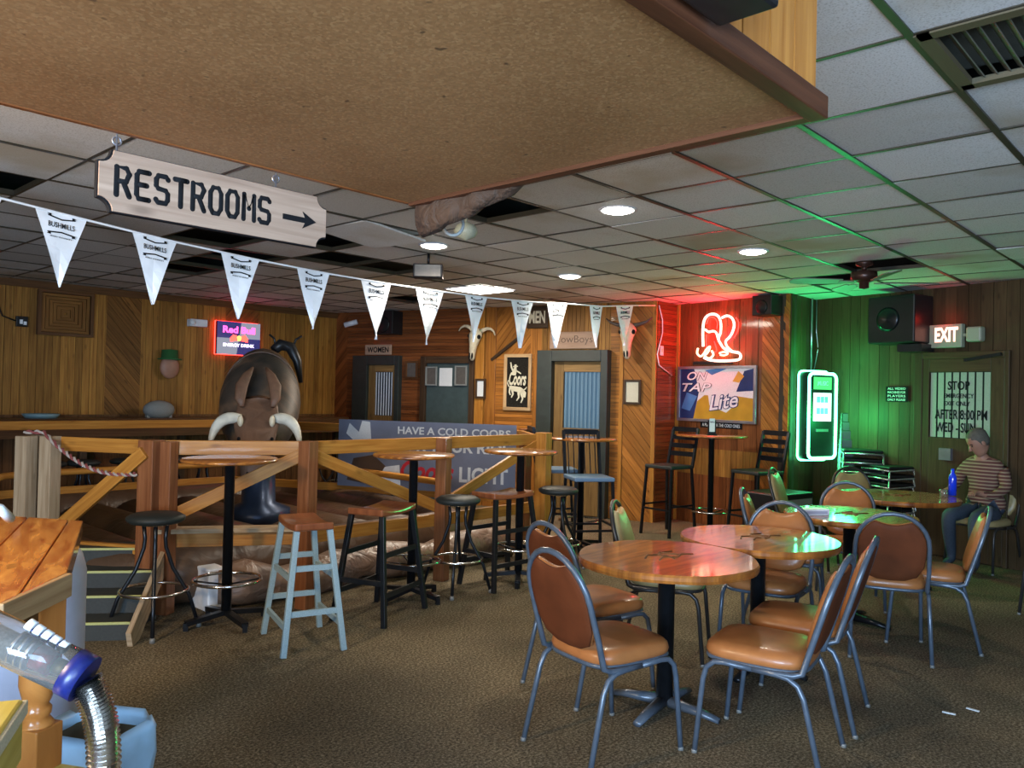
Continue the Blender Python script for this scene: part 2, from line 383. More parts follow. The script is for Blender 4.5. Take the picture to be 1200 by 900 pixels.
MT['signnavy'] = glow('sign_navy', (.012, .012, .09), 1.0); MT['signgrey'] = glow('sign_grey', (.16, .17, .22), 1.0); MT['signred'] = glow('sign_red_edge', (1, .03, .02), 5); MT['signyellow'] = glow('sign_yellow', (1, .55, .05), 3)
MT['daypane'] = flat('dark_pane', (.02, .03, .02), .3); MT['slat2'] = flat('pale_green_slat', (.34, .40, .30), .6); MT['dayblue'] = glow('daylit_blue_pane', (.10, .26, .42), .13, (.05, .10, .15)); MT['darkpane'] = flat('unlit_pane', (.02, .03, .04), .3); MT['slat1'] = flat('white_slat', (.62, .68, .74), .5)

def text(s, name, mat_, parent, cx, cz, w, h, y, t=.002, off=.0, shear=0, rotdeg=0, kind=None):
    """flat letters fitted to w x h, centred, facing local -Y"""
    cu = bpy.data.curves.new('t', 'FONT'); cu.body = s; cu.extrude = .02; cu.offset = off; cu.shear = shear; cu.resolution_u = 3
    ob = bpy.data.objects.new('t', cu); me = bpy.data.meshes.new_from_object(ob); bpy.data.objects.remove(ob)
    X = [v.co.x for v in me.vertices]; Y = [v.co.y for v in me.vertices]; x0, x1, y0, y1 = min(X), max(X), min(Y), max(Y)
    a = radians(rotdeg)
    for v in me.vertices:
        px = ((v.co.x-x0)/(x1-x0)-.5)*w; pz = ((v.co.y-y0)/(y1-y0)-.5)*h
        px, pz = px*cos(a)-pz*sin(a), px*sin(a)+pz*cos(a)
        v.co = (cx+px, y-(t if v.co.z > 0 else 0), cz+pz)
    me.materials.clear(); me.materials.append(mat_); me.name = name
    o = bpy.data.objects.new(name, me); COL.objects.link(o); o.parent = parent
    return o
# ================================================================== SETTING
XM, YM = -3.0, -3.0
fl = MB().bb(XM-.1, 10.2, YM-.1, 10.8, -.1, 0).build('floor', MT['carpet']); fl['kind'] = 'structure'
SKEL = {}
def wall(name, Wl, ext0=0, ext1=0):
    o = MB().bb(-ext0, Wl.L+ext1, .0, .12, 0, CEIL+.45).build(name, MT['shell'], loc=Wl.p0, rot=Wl.ang); o['kind'] = 'structure'
    SKEL[id(Wl)] = o; return o
wl = wall('wall_left', LW, .1, .1); wm = wall('wall_restrooms', MW, 0, .0); wr = wall('wall_return', RW, 0, 0.1)
wt = wall('wall_sign', TW); wj = wall('wall_jukebox', JW, 0, .1); wg = wall('wall_right', GW, 0, .1)
def panel(Wl, u0, u1, z0, z1, w, ang, m, t=.012, name='plank_panel'):
    mb = MB(); a = radians(ang)
    for q in strips([(u0, z0), (u1, z0), (u1, z1), (u0, z1)], w, ang):
        mb.prism(q, 0, t*random.uniform(.8, 1.2), MXW, (cos(a), sin(a)))
    return mb.build(name, m, SKEL[id(Wl)], kind='stuff')
def trim(Wl, u0, u1, z0, z1, m, t=.03, name='trim_board'):
    return MB().bb(u0, u1, -t, 0, z0, z1).build(name, m, SKEL[id(Wl)], bevel=.003)
UU = lambda Wl, x, y=460: Wl.at(x, y)[0]
ZZ = lambda Wl, x, y: Wl.at(x, y)[1]
# left wall: sections of boards above and below a drink ledge
zl = 1.20
us = [0, UU(LW, 40), UU(LW, 122), UU(LW, 163), UU(LW, 262), UU(LW, 300), LW.L]
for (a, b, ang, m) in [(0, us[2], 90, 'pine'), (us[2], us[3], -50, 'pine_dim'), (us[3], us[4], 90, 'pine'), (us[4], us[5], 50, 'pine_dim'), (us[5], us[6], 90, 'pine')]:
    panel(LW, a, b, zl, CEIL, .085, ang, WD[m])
panel(LW, 0, LW.L, 0, zl, .1, 90, WD['brown'])
trim(LW, 0, LW.L, CEIL-.09, CEIL, WD['brown'])
# concentric square feature on the left wall
u0, z1_ = LW.at(43, 332); u1, _z = LW.at(108, 340); z0_ = ZZ(LW, 75, 394); z1_ = min(CEIL-.1, z1_)
sq = wroot('nested_square_wall_panel', LW, (u0+u1)/2, (z0_+z1_)/2, .02, 'nested square pine panel high on the left wall near the ceiling', 'wall panel')
w2, h2 = (u1-u0)/2, (z1_-z0_)/2
for k in range(7):
    a, b = w2*(1-k/7.2), h2*(1-k/7.2); c, d = w2*(1-(k+.85)/7.2), h2*(1-(k+.85)/7.2)
    mb = MB(); t = .05-.004*k if k else .07
    for P in [[(-a, -b), (a, -b), (c, -d), (-c, -d)], [(a, -b), (a, b), (c, d), (c, -d)], [(a, b), (-a, b), (-c, d), (c, d)], [(-a, b), (-a, -b), (-c, -d), (-c, d)]]:
        e = (P[1][0]-P[0][0], P[1][1]-P[0][1]); mb.prism(P, 0, t, MXW, e)
    mb.build('square_frame', WD['ledge' if k == 0 else 'pine_dim'], sq)
# restroom wall
L = MW.L
uA, uB, uC, uD, uE, uF = [UU(MW, x) for x in (418, 562, 581, 621, 715, 728)]
zc = 2.42
panel(MW, 0, uA*.55, 0, CEIL, .075, 50, WD['red']); panel(MW, uA*.55, uB, 0, CEIL, .05, 0, WD['red'])
panel(MW, uB, uC-.22, 0, CEIL, .075, 45, WD['orange'])
trim(MW, uC-.36, uC-.18, 0, CEIL, WD['fence'], .05); trim(MW, uC-.16, uC, 0, CEIL, WD['orange'], .035)
zd = ZZ(MW, 600, 415)
panel(MW, uC, uD, zd, CEIL, .07, 52, WD['orange']); panel(MW, uC, uD+.05, 0, zd, .05, 0, WD['orange'])
panel(MW, uD, UU(MW, 634), zd, CEIL, .07, 90, WD['orange'])
panel(MW, uD+.05, uE, 0, ZZ(MW, 670, 412), .08, 90, WD['orange']); panel(MW, UU(MW, 634), uE, ZZ(MW, 670, 412), CEIL, .06, 90, WD['pine'])
panel(MW, uE, uF, 0, CEIL, .05, 0, WD['orange']); trim(MW, uF-.02, uF+.03, 0, CEIL, WD['fence'], .03)
panel(MW, uF+.03, L-.05, 0, CEIL, .09, -50, WD['orange']); trim(MW, L-.05, L, 0, CEIL, WD['fence'], .03)
panel(RW, 0, RW.L, 0, CEIL, .05, 0, WD['red'])
# sign wall
ub, uc = UU(TW, 893, 460), UU(TW, 795, 540)
trim(TW, 0, .06, 0, CEIL, WD['fence'], .03)
panel(TW, .06, ub, .95, CEIL, .09, 90, WD['red']); panel(TW, ub, TW.L, 0, CEIL, .06, -50, WD['orange'])
panel(TW, .06, ub, .62, .95, .09, 90, WD['pine']); panel(TW, .06, ub, 0, .62, .12, 90, WD['red'])
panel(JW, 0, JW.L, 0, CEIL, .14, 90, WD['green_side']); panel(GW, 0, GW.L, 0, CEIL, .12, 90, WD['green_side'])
# walls behind the camera, with window openings
def back_wall(name, a, b, wins):
    Wl = Wall(a, b); o = MB()
    us_ = [0]+[u for w in wins for u in w[:2]]+[Wl.L]
    for k in range(0, len(us_), 2): o.bb(us_[k], us_[k+1], 0, .12, 0, CEIL+.45)
    for w in wins: o.bb(w[0], w[1], 0, .12, 0, w[2]); o.bb(w[0], w[1], 0, .12, w[3], CEIL+.45)
    o = o.build(name, WD['pine_dim'], loc=Wl.p0, rot=Wl.ang); o['kind'] = 'structure'
    return Wl
back_wall('wall_street', (-3, -3), (-3, 10.6), [(.6, 3.8, .5, 2.2)])
back_wall('wall_front', (7.83, -3), (-3, -3), [(7.4, 10.1, .5, 2.2)])
# ceiling: slab far above, hanging tiles as parts, bars
GX, GY, SX, SY = 4.026, .8375, .61, .6344
ce = MB().bb(XM-.1, 10.2, YM-.1, 10.8, CEIL+.45, CEIL+.5).build('ceiling', MT['void']); ce['kind'] = 'structure'
roomp = [(-3, -3), (7.83, -3), (9.5, 3.85), (8.8, 3.85), (9.1, 5.5), (8.62, 5.5), (7.35, 10.6), (-3, 10.6)]
def inside(x, y):
    c = False
    for i in range(len(roomp)):
        (x1, y1), (x2, y2) = roomp[i], roomp[i-1]
        if (y1 > y) != (y2 > y) and x < (x2-x1)*(y-y1)/(y2-y1)+x1: c = not c
    return c
def cell(px, py): p = onz(px, py, CEIL); return (math.floor((p.x-GX)/SX), math.floor((p.y-GY)/SY))
holes = {cell(*p) for p in [(590, 243), (560, 250), (255, 285), (225, 280), (230, 313), (262, 316), (20, 211), (0, 206), (420, 300), (455, 307), (495, 314), (385, 292), (500, 350), (315, 300), (1040, 312), (1000, 322)]}
vents = {cell(1140, 60)}
tm = MB().bb(-SX/2+.008, SX/2-.008, -SY/2+.008, SY/2-.008, 0, .016); t0 = None; far = MB(); ntile = 0
def toscreen(x, y, z):
    d = Vector((x, y, z))-C0; w = d.dot(fw); return (CX+F*d.dot(r2)/w, CY-F*d.dot(u2)/w, w) if w > .1 else (-9e9, 0, -1)
for i in range(-12, 11):
    for j in range(-7, 17):
        x, y = GX+(i+.5)*SX, GY+(j+.5)*SY
        cs = [(x+a*SX*.5, y+b*SY*.5) for a in (-1, 1) for b in (-1, 1)]
        if not any(inside(*c) for c in cs+[(x, y)]): continue
        if (i, j) in holes or (i, j) in vents: continue
        sx, sy, w = toscreen(x, y, CEIL)
        if w > 0 and -60 < sx < 1260 and -80 < sy < 420 and ntile < 295 and not (-1 < x < 1.4 and .9 < y < 1.9):
            if t0 is None: o = t0 = tm.build('ceiling_tile', MT['tile'], ce)
            else: o = t0.copy(); COL.objects.link(o)
            ntile += 1; dz = random.choice([0, 0, 0, .004, -.004])
            o.location = (x, y, CEIL+dz); o.rotation_euler = (random.gauss(0, .004), random.gauss(0, .004), 0)
            if random.random() < .06: o.rotation_euler = (random.gauss(0, .012), random.gauss(0, .012), 0)
        else: far.bb(x-SX/2+.01, x+SX/2-.01, y-SY/2+.01, y+SY/2-.01, CEIL, CEIL+.016)
far.build('ceiling_tile_rest', MT['tile'], ce, kind='stuff')
g = MB()
for j in range(-6, 17):
    y = GY+j*SY
    if -3 < y < 10.6:
        xs = [x/50 for x in range(-150, 480) if inside(x/50, y)]
        if xs: g.bb(xs[0], xs[-1], y-.014, y+.014, CEIL-.006, CEIL+.03)
for i in range(-12, 10):
    x = GX+i*SX
    if -3 < x < 9.4:
        ys = [y/50 for y in range(-150, 530) if inside(x, y/50)]
        if ys: g.bb(x-.009, x+.009, ys[0], ys[-1], CEIL-.004, CEIL+.028)
g.build('ceiling_bars', MT['grid'], ce, kind='stuff')
def slump(px, py, rx, ry, dz, label):
    i, j = cell(px, py); o = t0.copy(); COL.objects.link(o); o.parent = None; o.name = 'loose_ceiling_tile'
    o.location = (GX+(i+.5)*SX, GY+(j+.5)*SY, CEIL+dz); o.rotation_euler = (rx, ry, .05); tag(o, label, 'ceiling tile')
slump(400, 275, .02, .09, -.03, 'loose ceiling tile dropping one edge beside the carved wooden arrow board')
# ceiling vent
i, j = list(vents)[0]; vx, vy = GX+(i+.5)*SX, GY+(j+.5)*SY
v = root('ceiling_vent', (vx, vy, CEIL), 0, 'square slatted air vent set in the ceiling grid', 'vent')
mb = MB(); q = .30
for a, b, c, d in [(-q, q, -.31, -.26), (-q, q, .26, .31), (-q, -q+.05, -q, q), (q-.05, q, -q, q)]: mb.bb(a, b, c, d, -.01, .012)
mb.build('frame', flat('vent_frame', (.09, .07, .035), .6), v)
MB().bb(-q, q, -q, q, .07, .08).build('duct_back', MT['void'], v)
s0 = MB().box((0, 0, 0), (.50, .028, .004), Matrix.Rotation(.7, 3, 'X')).build('slat', flat('vent_slat', (.10, .095, .07), .4), v)
for k in range(12):
    s = s0 if k == 0 else s0.copy()
    if k: COL.objects.link(s)
    s.location = (0, -.235+k*.042, .014)
# downlights
dl = root('recessed_downlight', (*DOWN[0], CEIL), 0, 'lit round downlight left of the hanging cable loop', 'ceiling light', 'recessed downlights')
MB().lathe([(.112, -.010), (.125, -.008), (.128, 0), (.112, 0)], 28).build('trim_ring', MT['white'], dl)
MB().lathe([(.0, -.030), (.06, -.026), (.10, -.014), (.112, -.001)], 28).build('lens', MT['lamp'], dl)
for (x, y), lb in zip(DOWN[1:], ['lit round downlight nearest the open ceiling hole', 'lit round downlight above the cowboys door area', 'lit round downlight nearest the green glow and fan']):
    dup(dl, (x, y, CEIL), 0, lb)
fl_ = root('lay_in_light', (6.55, 6.6, CEIL-.012), 0, 'bright rectangular ceiling light panel behind the pennants', 'ceiling light')
MB().bb(-.28, .28, -.28, .28, 0, .006).build('diffuser', MT['lamp'], fl_)
mb = MB(); q = .3
for a, b, c, d in [(-q, q, -q, -q+.02), (-q, q, q-.02, q), (-q, -q+.02, -q, q), (q-.02, q, -q, q)]: mb.bb(a, b, c, d, -.004, .008)
mb.build('frame', MT['white'], fl_)
lamp('panel_light', 'AREA', (6.55, 6.6, CEIL-.03), 45, (1, .86, .68), .5, .5)
# ================================================================== OVERHEAD BOOTH
Z0 = 2.2; X1, Y0, Y1 = 1.72, .7, 2.06
bo = root('overhead_booth', (X1, Y0, Z0), 0, 'overhead boxed booth with bare particle board underside and pine side', 'overhead booth')
MB().bb(-4.4, -.01, .03, Y1-Y0, .0, .02).build('underside_board', MT['particle'], bo)
MB().bb(-4.4, .01, -.02, .02, -.015, .035).build('lower_lip', WD['lip'], bo, bevel=.003)
MB().bb(-.02, .012, .02, Y1-Y0, -.012, .045).build('far_edge_trim', WD['lip'], bo)
MB().bb(-4.4, -.02, Y1-Y0, Y1-Y0+.015, -.004, .03).build('side_edge_trim', WD['red'], bo)
p0 = None
for k in range(20):
    mb = MB().bb(-.113, -.004, 0, .018, .035, .30)
    o = mb.build('plank', WD['fascia'], bo)
    o.location = (-k*.115, 0.004, 0)
MB().bb(-.04, 0, .02, Y1-Y0, .04, .3).build('end_panel', WD['red'], bo)
MB().bb(-4.4, .0, -.012, .03, .30, .36).build('rail', WD['fence_red'], bo, bevel=.003)
for k in range(4): MB().bb(-.06-k*.7, -.005-k*.7, .0, .03, .36, .588).build('upright', WD['fascia'], bo)
po = MB().tube([(X1-3, Y0-.04, Z0+.27), (X1+.01, Y0-.04, Z0+.27)], .012, 10).build('curtain_pole', MT['blackm']); tag(po, 'black metal pole fixed along the pine side of the overhead booth', 'pole')
cr = MB().ring((0, 0, 0), .022, .005, 20, 6, Matrix.Rotation(pi/2, 3, 'Y')).build('hook_ring', MT['white'], loc=(X1-.13, Y0-.04, Z0+.262)); tag(cr, 'white plastic ring hung on the black pole', 'ring')
ac = root('booth_speaker', (X1-.62, Y0-.09, Z0+.0), 0, 'grey and black grilled speaker box fixed to the pine side overhead', 'speaker')
MB().bb(-.30, .12, -.05, .06, .0, .26).build('housing', MT['black'], ac, bevel=.008)
for k in range(8): MB().bb(-.28, .10, -.056, -.05, .03+k*.028, .045+k*.028).build('grille_bar', MT['stone'], ac)
# bark edged slab hung under the far corner
mb = MB(); rg = []
for k in range(10):
    t = k/9; h = .085*(1-t)**.7+.008; y = Y1-.02-t*.50
    rg.append(((X1+.03+.012*sin(k*2.1), y, Z0+.03-h*.75), .028+.012*(1-t), h*.78, (1, 0, 0), (0, 0, 1)))
sb = mb.loft(rg, 12).build('bark_slab', vinyl('bark', (.055, .026, .012), 9, .8, .8)); tag(sb, 'rough brown bark edged slab hanging at the far corner of the overhead booth', 'wood slab')
pts = [PX(545, 262, 3.0)+Vector((0, 0, .0))]
c = PX(531, 263, 2.75)
cl_ = MB().tube([c+rt*(.035*cos(a))+Vector((0, 0, .038*sin(a))) for a in [pi*.9+pi*1.25*k/12 for k in range(13)]]+[c+rt*.03+Vector((0, 0, .3))], .006, 6).build('cable_loop', MT['stone']); tag(cl_, 'grey cable loop dangling from the ceiling hole', 'cable')
pd = root('domed_camera', PX(546, 271, 4.2), 0, 'small cream domed sensor hanging beside the cable loop', 'sensor')
MB().lathe([(.0, -.05), (.05, -.03), (.065, 0), (.05, .03), (.02, .045), (.008, .05), (.008, CEIL-PX(546, 271, 4.2).z)], 16).build('dome', MT['yellowed'], pd)
# ================================================================== SIGNS HUNG / BUNTING
sx0, sx1, sy_ = .83, 1.60, 2.36
sgn = root('restrooms_board', ((sx0+sx1)/2, sy_, 2.12), 0, 'hanging routed wooden board reading RESTROOMS with an arrow', 'sign')
def son(px, py): r = ray(px, py); p = C0+r*(sy_/r.y); return (p.x-(sx0+sx1)/2, p.z-2.12)
c_ = [son(*p) for p in [(113, 192), (127, 177), (366, 233), (378, 247), (376, 278), (365, 292), (126, 248), (113, 233)]]
hw, hh = (c_[3][0]-c_[0][0])/2, (c_[1][1]-c_[6][1])/2; mx, mz = (c_[3][0]+c_[0][0])/2, (c_[1][1]+c_[6][1])/2
def notch(hw, hh, r):
    P = []
    for sx, sz in [(-1, -1), (1, -1), (1, 1), (-1, 1)]:
        a0 = {(-1, -1): 90, (1, -1): 180, (1, 1): 270, (-1, 1): 0}[(sx, sz)]
        for k in range(7): a = radians(a0-k*15); P.append((mx+sx*hw+r*cos(a), mz+sz*hh+r*sin(a)))
    return P
MB().prism(notch(hw, hh, .038), 0, .022, MXW).build('board', WD['sign'], sgn)
MB().prism(notch(hw+.003, hh+.003, .036), -.004, .016, MXW).build('edge', MT['ink'], sgn)
a, b = son(130, 218), son(316, 245)
GL = dict(R=[[(0, 0), (0, 1), (.6, 1), (.8, .8), (.6, .52), (.05, .5)], [(.42, .5), (.82, 0)]], E=[[(.8, 1), (.15, 1), (0, .85), (0, .15), (.15, 0), (.8, 0)], [(0, .52), (.65, .52)]],
  S=[[(.8, .9), (.65, 1), (.15, 1), (0, .85), (0, .62), (.15, .52), (.65, .48), (.8, .36), (.8, .14), (.65, 0), (.15, 0), (0, .1)]], T=[[(0, 1), (.85, 1)], [(.42, 1), (.42, 0)]],
  O=[[(.2, 0), (0, .2), (0, .8), (.2, 1), (.6, 1), (.8, .8), (.8, .2), (.6, 0), (.2, 0)]], M=[[(0, 0), (.02, 1), (.42, .45), (.82, 1), (.84, 0)]])
Lw = (b[0]-a[0])/9.0
for k, ch in enumerate('RESTROOMS'):
    for st_ in GL[ch]:
        P = [(a[0]+Lw*(k+.12)+x*Lw*.78, -.0235, mz-.037+z*.078) for x, z in st_]; lt = MB()
        lt.tube(P, .0078, 8)
        for p in P: lt.ell(p, (.0078, .0078, .0078), 8, 6)
        lt.v = [Vector((v.x, -.0222+(v.y+.0235)*.2, v.z)) for v in lt.v]; lt.build('lettering', MT['ink'], sgn)
a, b = son(327, 252), son(365, 260); az = mz-.004
MB().bb(a[0], b[0]-.02, -.0245, -.0225, az-.009, az+.009).prism([(b[0]-.05, az-.028), (b[0]+.002, az), (b[0]-.05, az+.028), (b[0]-.036, az)], .0225, .0247, MXW).build('arrow', MT['ink'], sgn)
for dx in (-.32, .18):
    MB().tube([(mx+dx, -.011, mz+hh), (mx+dx-.004, -.011, CEIL-2.12)], .003, 6).ring((mx+dx, -.011, mz+hh+.03), .012, .003, 12, 5, Matrix.Rotation(pi/2, 3, 'X')).build('hanging_chain', MT['steel'], sgn)
# bunting
def bd(x): return 1/(1/4.75+(x-72)/(732-72)*(1/9.1-1/4.75))
bp_ = [(-140, 206), (-60, 220), (0, 232), (102, 258), (207, 284), (304, 305), (386, 321), (458, 333), (520, 342), (572, 349), (625, 354), (665, 356), (706, 359), (742, 358), (768, 358)]
bp3 = [PX(x, y, bd(x)) for x, y in bp_]
def bpt(x):
    for k in range(len(bp_)-1):
        if bp_[k][0] <= x <= bp_[k+1][0]:
            t = (x-bp_[k][0])/(bp_[k+1][0]-bp_[k][0]); return PX(x, bp_[k][1]*(1-t)+bp_[k+1][1]*t, bd(x))
bu = root('pennant_bunting', (0, 0, 0), 0, 'string of white triangular pennants crossing the room', 'bunting')
MB().tube(bp3, .008, 6).build('string', MT['flag'], bu)
fx = [(-70, 2, 330), (41, 102, 337), (155, 207, 357), (259, 304, 374), (348, 386, 386), (423, 458, 398), (487, 520, 404), (545, 571, 401), (599, 625, 408), (641, 665, 408), (691, 706, 407), (722, 742, 405)]
for k, (xa, xb, yt) in enumerate(fx):
    A, B = bpt(xa), bpt(xb); m_ = (A+B)/2; wv = (B-A); n_ = Vector((wv.y, -wv.x, 0)).normalized()
    T = PX((xa+xb)/2-1, yt, bd((xa+xb)/2)); T = Vector((m_.x, m_.y, T.z))+n_*random.uniform(-.03, .03)
    f_ = MB(); th = n_*.0012; rows = 6; vs = []; fs = []
    for s in (1, -1):
        for r in range(rows+1):
            t = r/rows
            for q in range(3):
                p = (A+(B-A)*(q/2))*(1-t)+T*t; p = p+n_*(.02*sin(t*3+q*1.3+k)*(t))+th*s; vs.append(p)
    for s in range(2):
        for r in range(rows):
            for q in range(2):
                o = s*(rows+1)*3+r*3+q; Q = (o, o+1, o+4, o+3); fs.append(Q if s == 0 else Q[::-1])
    f_.add(vs, fs, False, [(0, 0)]*len(vs)); fo = f_.build('pennant', MT['flag'], bu)
    # printed mark
    Mx = root('print_frame', (0, 0, 0)); bpy.data.objects.remove(Mx)
    wd = wv.length; e = Vector((wv.x, wv.y, 0)).normalized(); H_ = (m_.z-T.z)
    pr = bpy.data.meshes
    tmp = text('BUSHMILLS', 'print', MT['ink'], fo, 0, -.17*H_, wd*.50, .055*H_*1.3, 0, .0008, off=.01)
    mb = MB()
    for sz in (1, -1):
        for sg in (1, -1):
            zz = -.17*H_+sz*.085*H_
            mb.prism([(sg*.0, zz-.006), (sg*wd*.26, zz-.004+sz*.012), (sg*wd*.27, zz+.004+sz*.012), (0, zz+.002)][::sg], 0, .0008, MXW)
            mb.prism([(sg*wd*.20, zz+sz*.008), (sg*wd*.28, zz+sz*.022), (sg*wd*.20, zz+sz*.024)][::sg], 0, .0008, MXW)
    tl = text('IRISH WHISKEY', 'print', MT['ink'], fo, 0, -.33*H_, wd*.42, .02*H_, 0, .0008)
    ol = mb.build('print', MT['ink'], fo)
    for o in (tmp, tl, ol):
        o.matrix_local = Matrix.Translation(m_+n_*.0085) @ Matrix((e, -n_, Vector((0, 0, 1)))).transposed().to_4x4()
        sl = (B.z-A.z)/wd
        for v in o.data.vertices: v.co.z += v.co.x*sl
wi = [TW.P(.03, 2.62, .04), TW.P(.07, 2.5, .04), TW.P(.09, 2.3, .04), TW.P(.0, 2.1, .05), TW.P(-.0, 1.95, .05)]
p = RW.at
wq = [(770, 358), (774, 375), (774, 390), (768, 415), (770, 428), (785, 440)]
hp = [RW.P(*RW.at(x, y), .03) for x, y in wq]
o = MB().tube(hp, .007, 6).build('loose_string_end', MT['flag']); tag(o, 'loose white string end hanging down the red lit wall strip', 'string')
# ================================================================== WALL ITEMS
def framed(name, Wl, x0, y0, x1, y1, label, fm, pm, fw_=.03, d=.02, cat='picture', extra=None):
    ym = (y0+y1)/2; xm = (x0+x1)/2
    ua, ub = UU(Wl, x0, ym), UU(Wl, x1, ym); za, zb = ZZ(Wl, xm, y1), ZZ(Wl, xm, y0)
    r = wroot(name, Wl, (ua+ub)/2, (za+zb)/2, d, label, cat); w, h = (ub-ua)/2, (zb-za)/2
    mb = MB()
    for a, b, c, e in [(-w, w, -h, -h+fw_), (-w, w, h-fw_, h), (-w, -w+fw_, -h+fw_, h-fw_), (w-fw_, w, -h+fw_, h-fw_)]: mb.bb(a, b, -.028, .0, c, e)
    mb.build('frame', fm, r, bevel=.003); MB().bb(-w+fw_, w-fw_, -.012, 0, -h+fw_, h-fw_).build('print', pm, r)
    return r, w-fw_, h-fw_
def door(n, Wl, x0, y0, x1, xi0, xi1, yi0, win, labelmat, casem, casew=.12, pr=.09, glassm=None, blinds=0, bm='blind', bang=.35, bw=.62):
    """casing x0..x1 from y0 down to the floor, leaf xi0..xi1, window win=(x0,y0,x1,y1)"""
    ym = 470; ua, ub = UU(Wl, x0, ym), UU(Wl, x1, ym); zt = ZZ(Wl, (x0+x1)/2, y0)
    r = root(f'door_{n}', Wl.P(ua, 0, .012), Wl.ang); r['kind'] = 'structure'; Wd = ub-ua
    la, lb = UU(Wl, xi0, ym)-ua, UU(Wl, xi1, ym)-ua; lt = ZZ(Wl, (xi0+xi1)/2, yi0)
    MB().bb(0, la, -pr, 0, 0, zt).bb(lb, Wd, -pr, 0, 0, zt).bb(la, lb, -pr, 0, lt, zt).build('casing', casem, r, bevel=.006)
    if win:
        wa, wb = UU(Wl, win[0], ym)-ua, UU(Wl, win[2], ym)-ua; wt_, wb_ = ZZ(Wl, (win[0]+win[2])/2, win[1]), ZZ(Wl, (win[0]+win[2])/2, win[3])
        MB().bb(la, wa, -.045, -.004, .01, lt).bb(wb, lb, -.045, -.004, .01, lt).bb(wa, wb, -.045, -.004, wt_, lt).bb(wa, wb, -.045, -.004, .01, wb_).build('door_leaf', labelmat, r, bevel=.004)
        MB().bb(wa, wb, -.008, -.003, wb_, wt_).build('pane', glassm, r)
        if blinds:
            wv = (wb-wa)/blinds
            for k in range(blinds): MB().box((wa+(k+.5)*wv, -.026, (wb_+wt_)/2), (wv*bw, .004, wt_-wb_-.01), Matrix.Rotation(bang, 3, 'Z')).build('blind_slat', MT[bm], r)
    else: MB().bb(la, lb, -.045, -.004, .01, lt).build('door_leaf', labelmat, r, bevel=.004)
    return r, ua
door(1, MW, 417, 417, 471, 434, 466, 428, (441, 436, 462, 487), WD['door'], MT['casing'], glassm=MT['darkpane'], blinds=7, bm='slat1', bang=.1, bw=.36)
door(2, MW, 496, 418, 558, 502, 553, 426, None, MT['doorgreen'], WD['dark'])
r3, u3 = door(3, MW, 634, 411, 716, 651, 708, 424, (662, 436, 705, 502), WD['door'], MT['casing'], pr=.14, glassm=MT['dayblue'], blinds=9, bang=.3, bw=.42)
u_, z_ = MW.at(682, 509); text('STUDS', 'lettering', MT['brown'], r3, u_-u3, z_, .42, .07, -.046, off=.01)
# exit door
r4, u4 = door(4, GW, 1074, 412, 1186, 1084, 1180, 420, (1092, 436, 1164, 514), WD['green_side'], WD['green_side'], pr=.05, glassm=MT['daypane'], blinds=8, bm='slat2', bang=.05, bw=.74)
for s, (x, y), w, h in [('STOP', (1126, 452), .22, .09), ('EMERGENCY', (1126, 464), .30, .045), ('EXIT ONLY', (1124, 473), .26, .045), ('AFTER 8:00 PM', (1128, 486), .52, .10), ('WED - SUN', (1122, 501), .40, .10)]:
    u_, z_ = GW.at(x, y); text(s, 'lettering', MT['ink'], r4, u_-u4, z_, w, h, -.031, off=.015)
MB().bar((.55, -.1, ZZ(GW, 1120, 423)), (.9, -.1, ZZ(GW, 1120, 417)), .03, .03).build('door_closer', MT['black'], r4)
MB().bb(.30, .42, -.09, -.045, 1.0, 1.12).build('handle', MT['steel'], r4)
framed('small_picture', MW, 477, 423, 491, 444, 'small dark framed picture between the women door and the grey green door', WD['ledge'], MT['picture'])
framed('photo', MW, 503, 430, 516, 452, 'small framed photo at the left on the grey green door', MT['stone'], MT['picture'], .02, .075)
framed('photo', MW, 537, 429, 551, 452, 'small framed photo at the right on the grey green door', MT['stone'], MT['picture'], .02, .075)
u_, z_ = MW.at(525.5, 442); o = MB().bb(-.11, .11, -.004, 0, -.13, .13).build('paper_notice', MT['paper'], loc=MW.P(u_, z_, .068), rot=MW.ang); tag(o, 'white paper notice taped in the middle of the grey green door', 'notice')
framed('certificate', MW, 560, 444, 572, 467, 'small framed certificate on the post below the longhorn skull', WD['dark'], MT['paper'], .03, .055)
framed('framed_poster', MW, 732, 445, 752, 474, 'framed aged poster below the steer skull', WD['dark'], MT['cream'], .03)
# signs on the restroom wall
def board(name, Wl, x0, y0, x1, y1, label, m, s, tm, d=.03, f=.8, off=.0, sh=0, th=.02, rot=0):
    xm, ym = (x0+x1)/2, (y0+y1)/2; ua, ub = UU(Wl, x0, ym), UU(Wl, x1, ym); za, zb = ZZ(Wl, xm, y1), ZZ(Wl, xm, y0)
    r = wroot(name, Wl, (ua+ub)/2, (za+zb)/2, d, label, 'sign'); w, h = (ub-ua)/2, (zb-za)/2
    MB().bb(-w, w, -th, 0, -h, h).build('board', m, r, bevel=.01)
    if s: text(s, 'lettering', tm, r, 0, 0, 2*w*f, 2*h*.55, -th-.0005, off=off, shear=sh)
    if rot: r.rotation_euler[1] = rot
    return r, w, h
board('women_sign', MW, 430, 404, 461, 416, 'weathered wooden board reading WOMEN above the first dark door', WD['sign'], 'WOMEN', MT['ink'], off=.02)
board('men_sign', MW, 619, 359, 644, 385, 'dark plank reading MEN at the top left of the cowboys door', WD['dark'], 'MEN', MT['cream'], off=.03, f=.75)
board('cowboys_sign', MW, 646, 389, 702, 409, 'weathered pinkish plank reading CowBoys over the door casing', WD['sign'], 'CowBoys', MT['brown'], off=-.01)
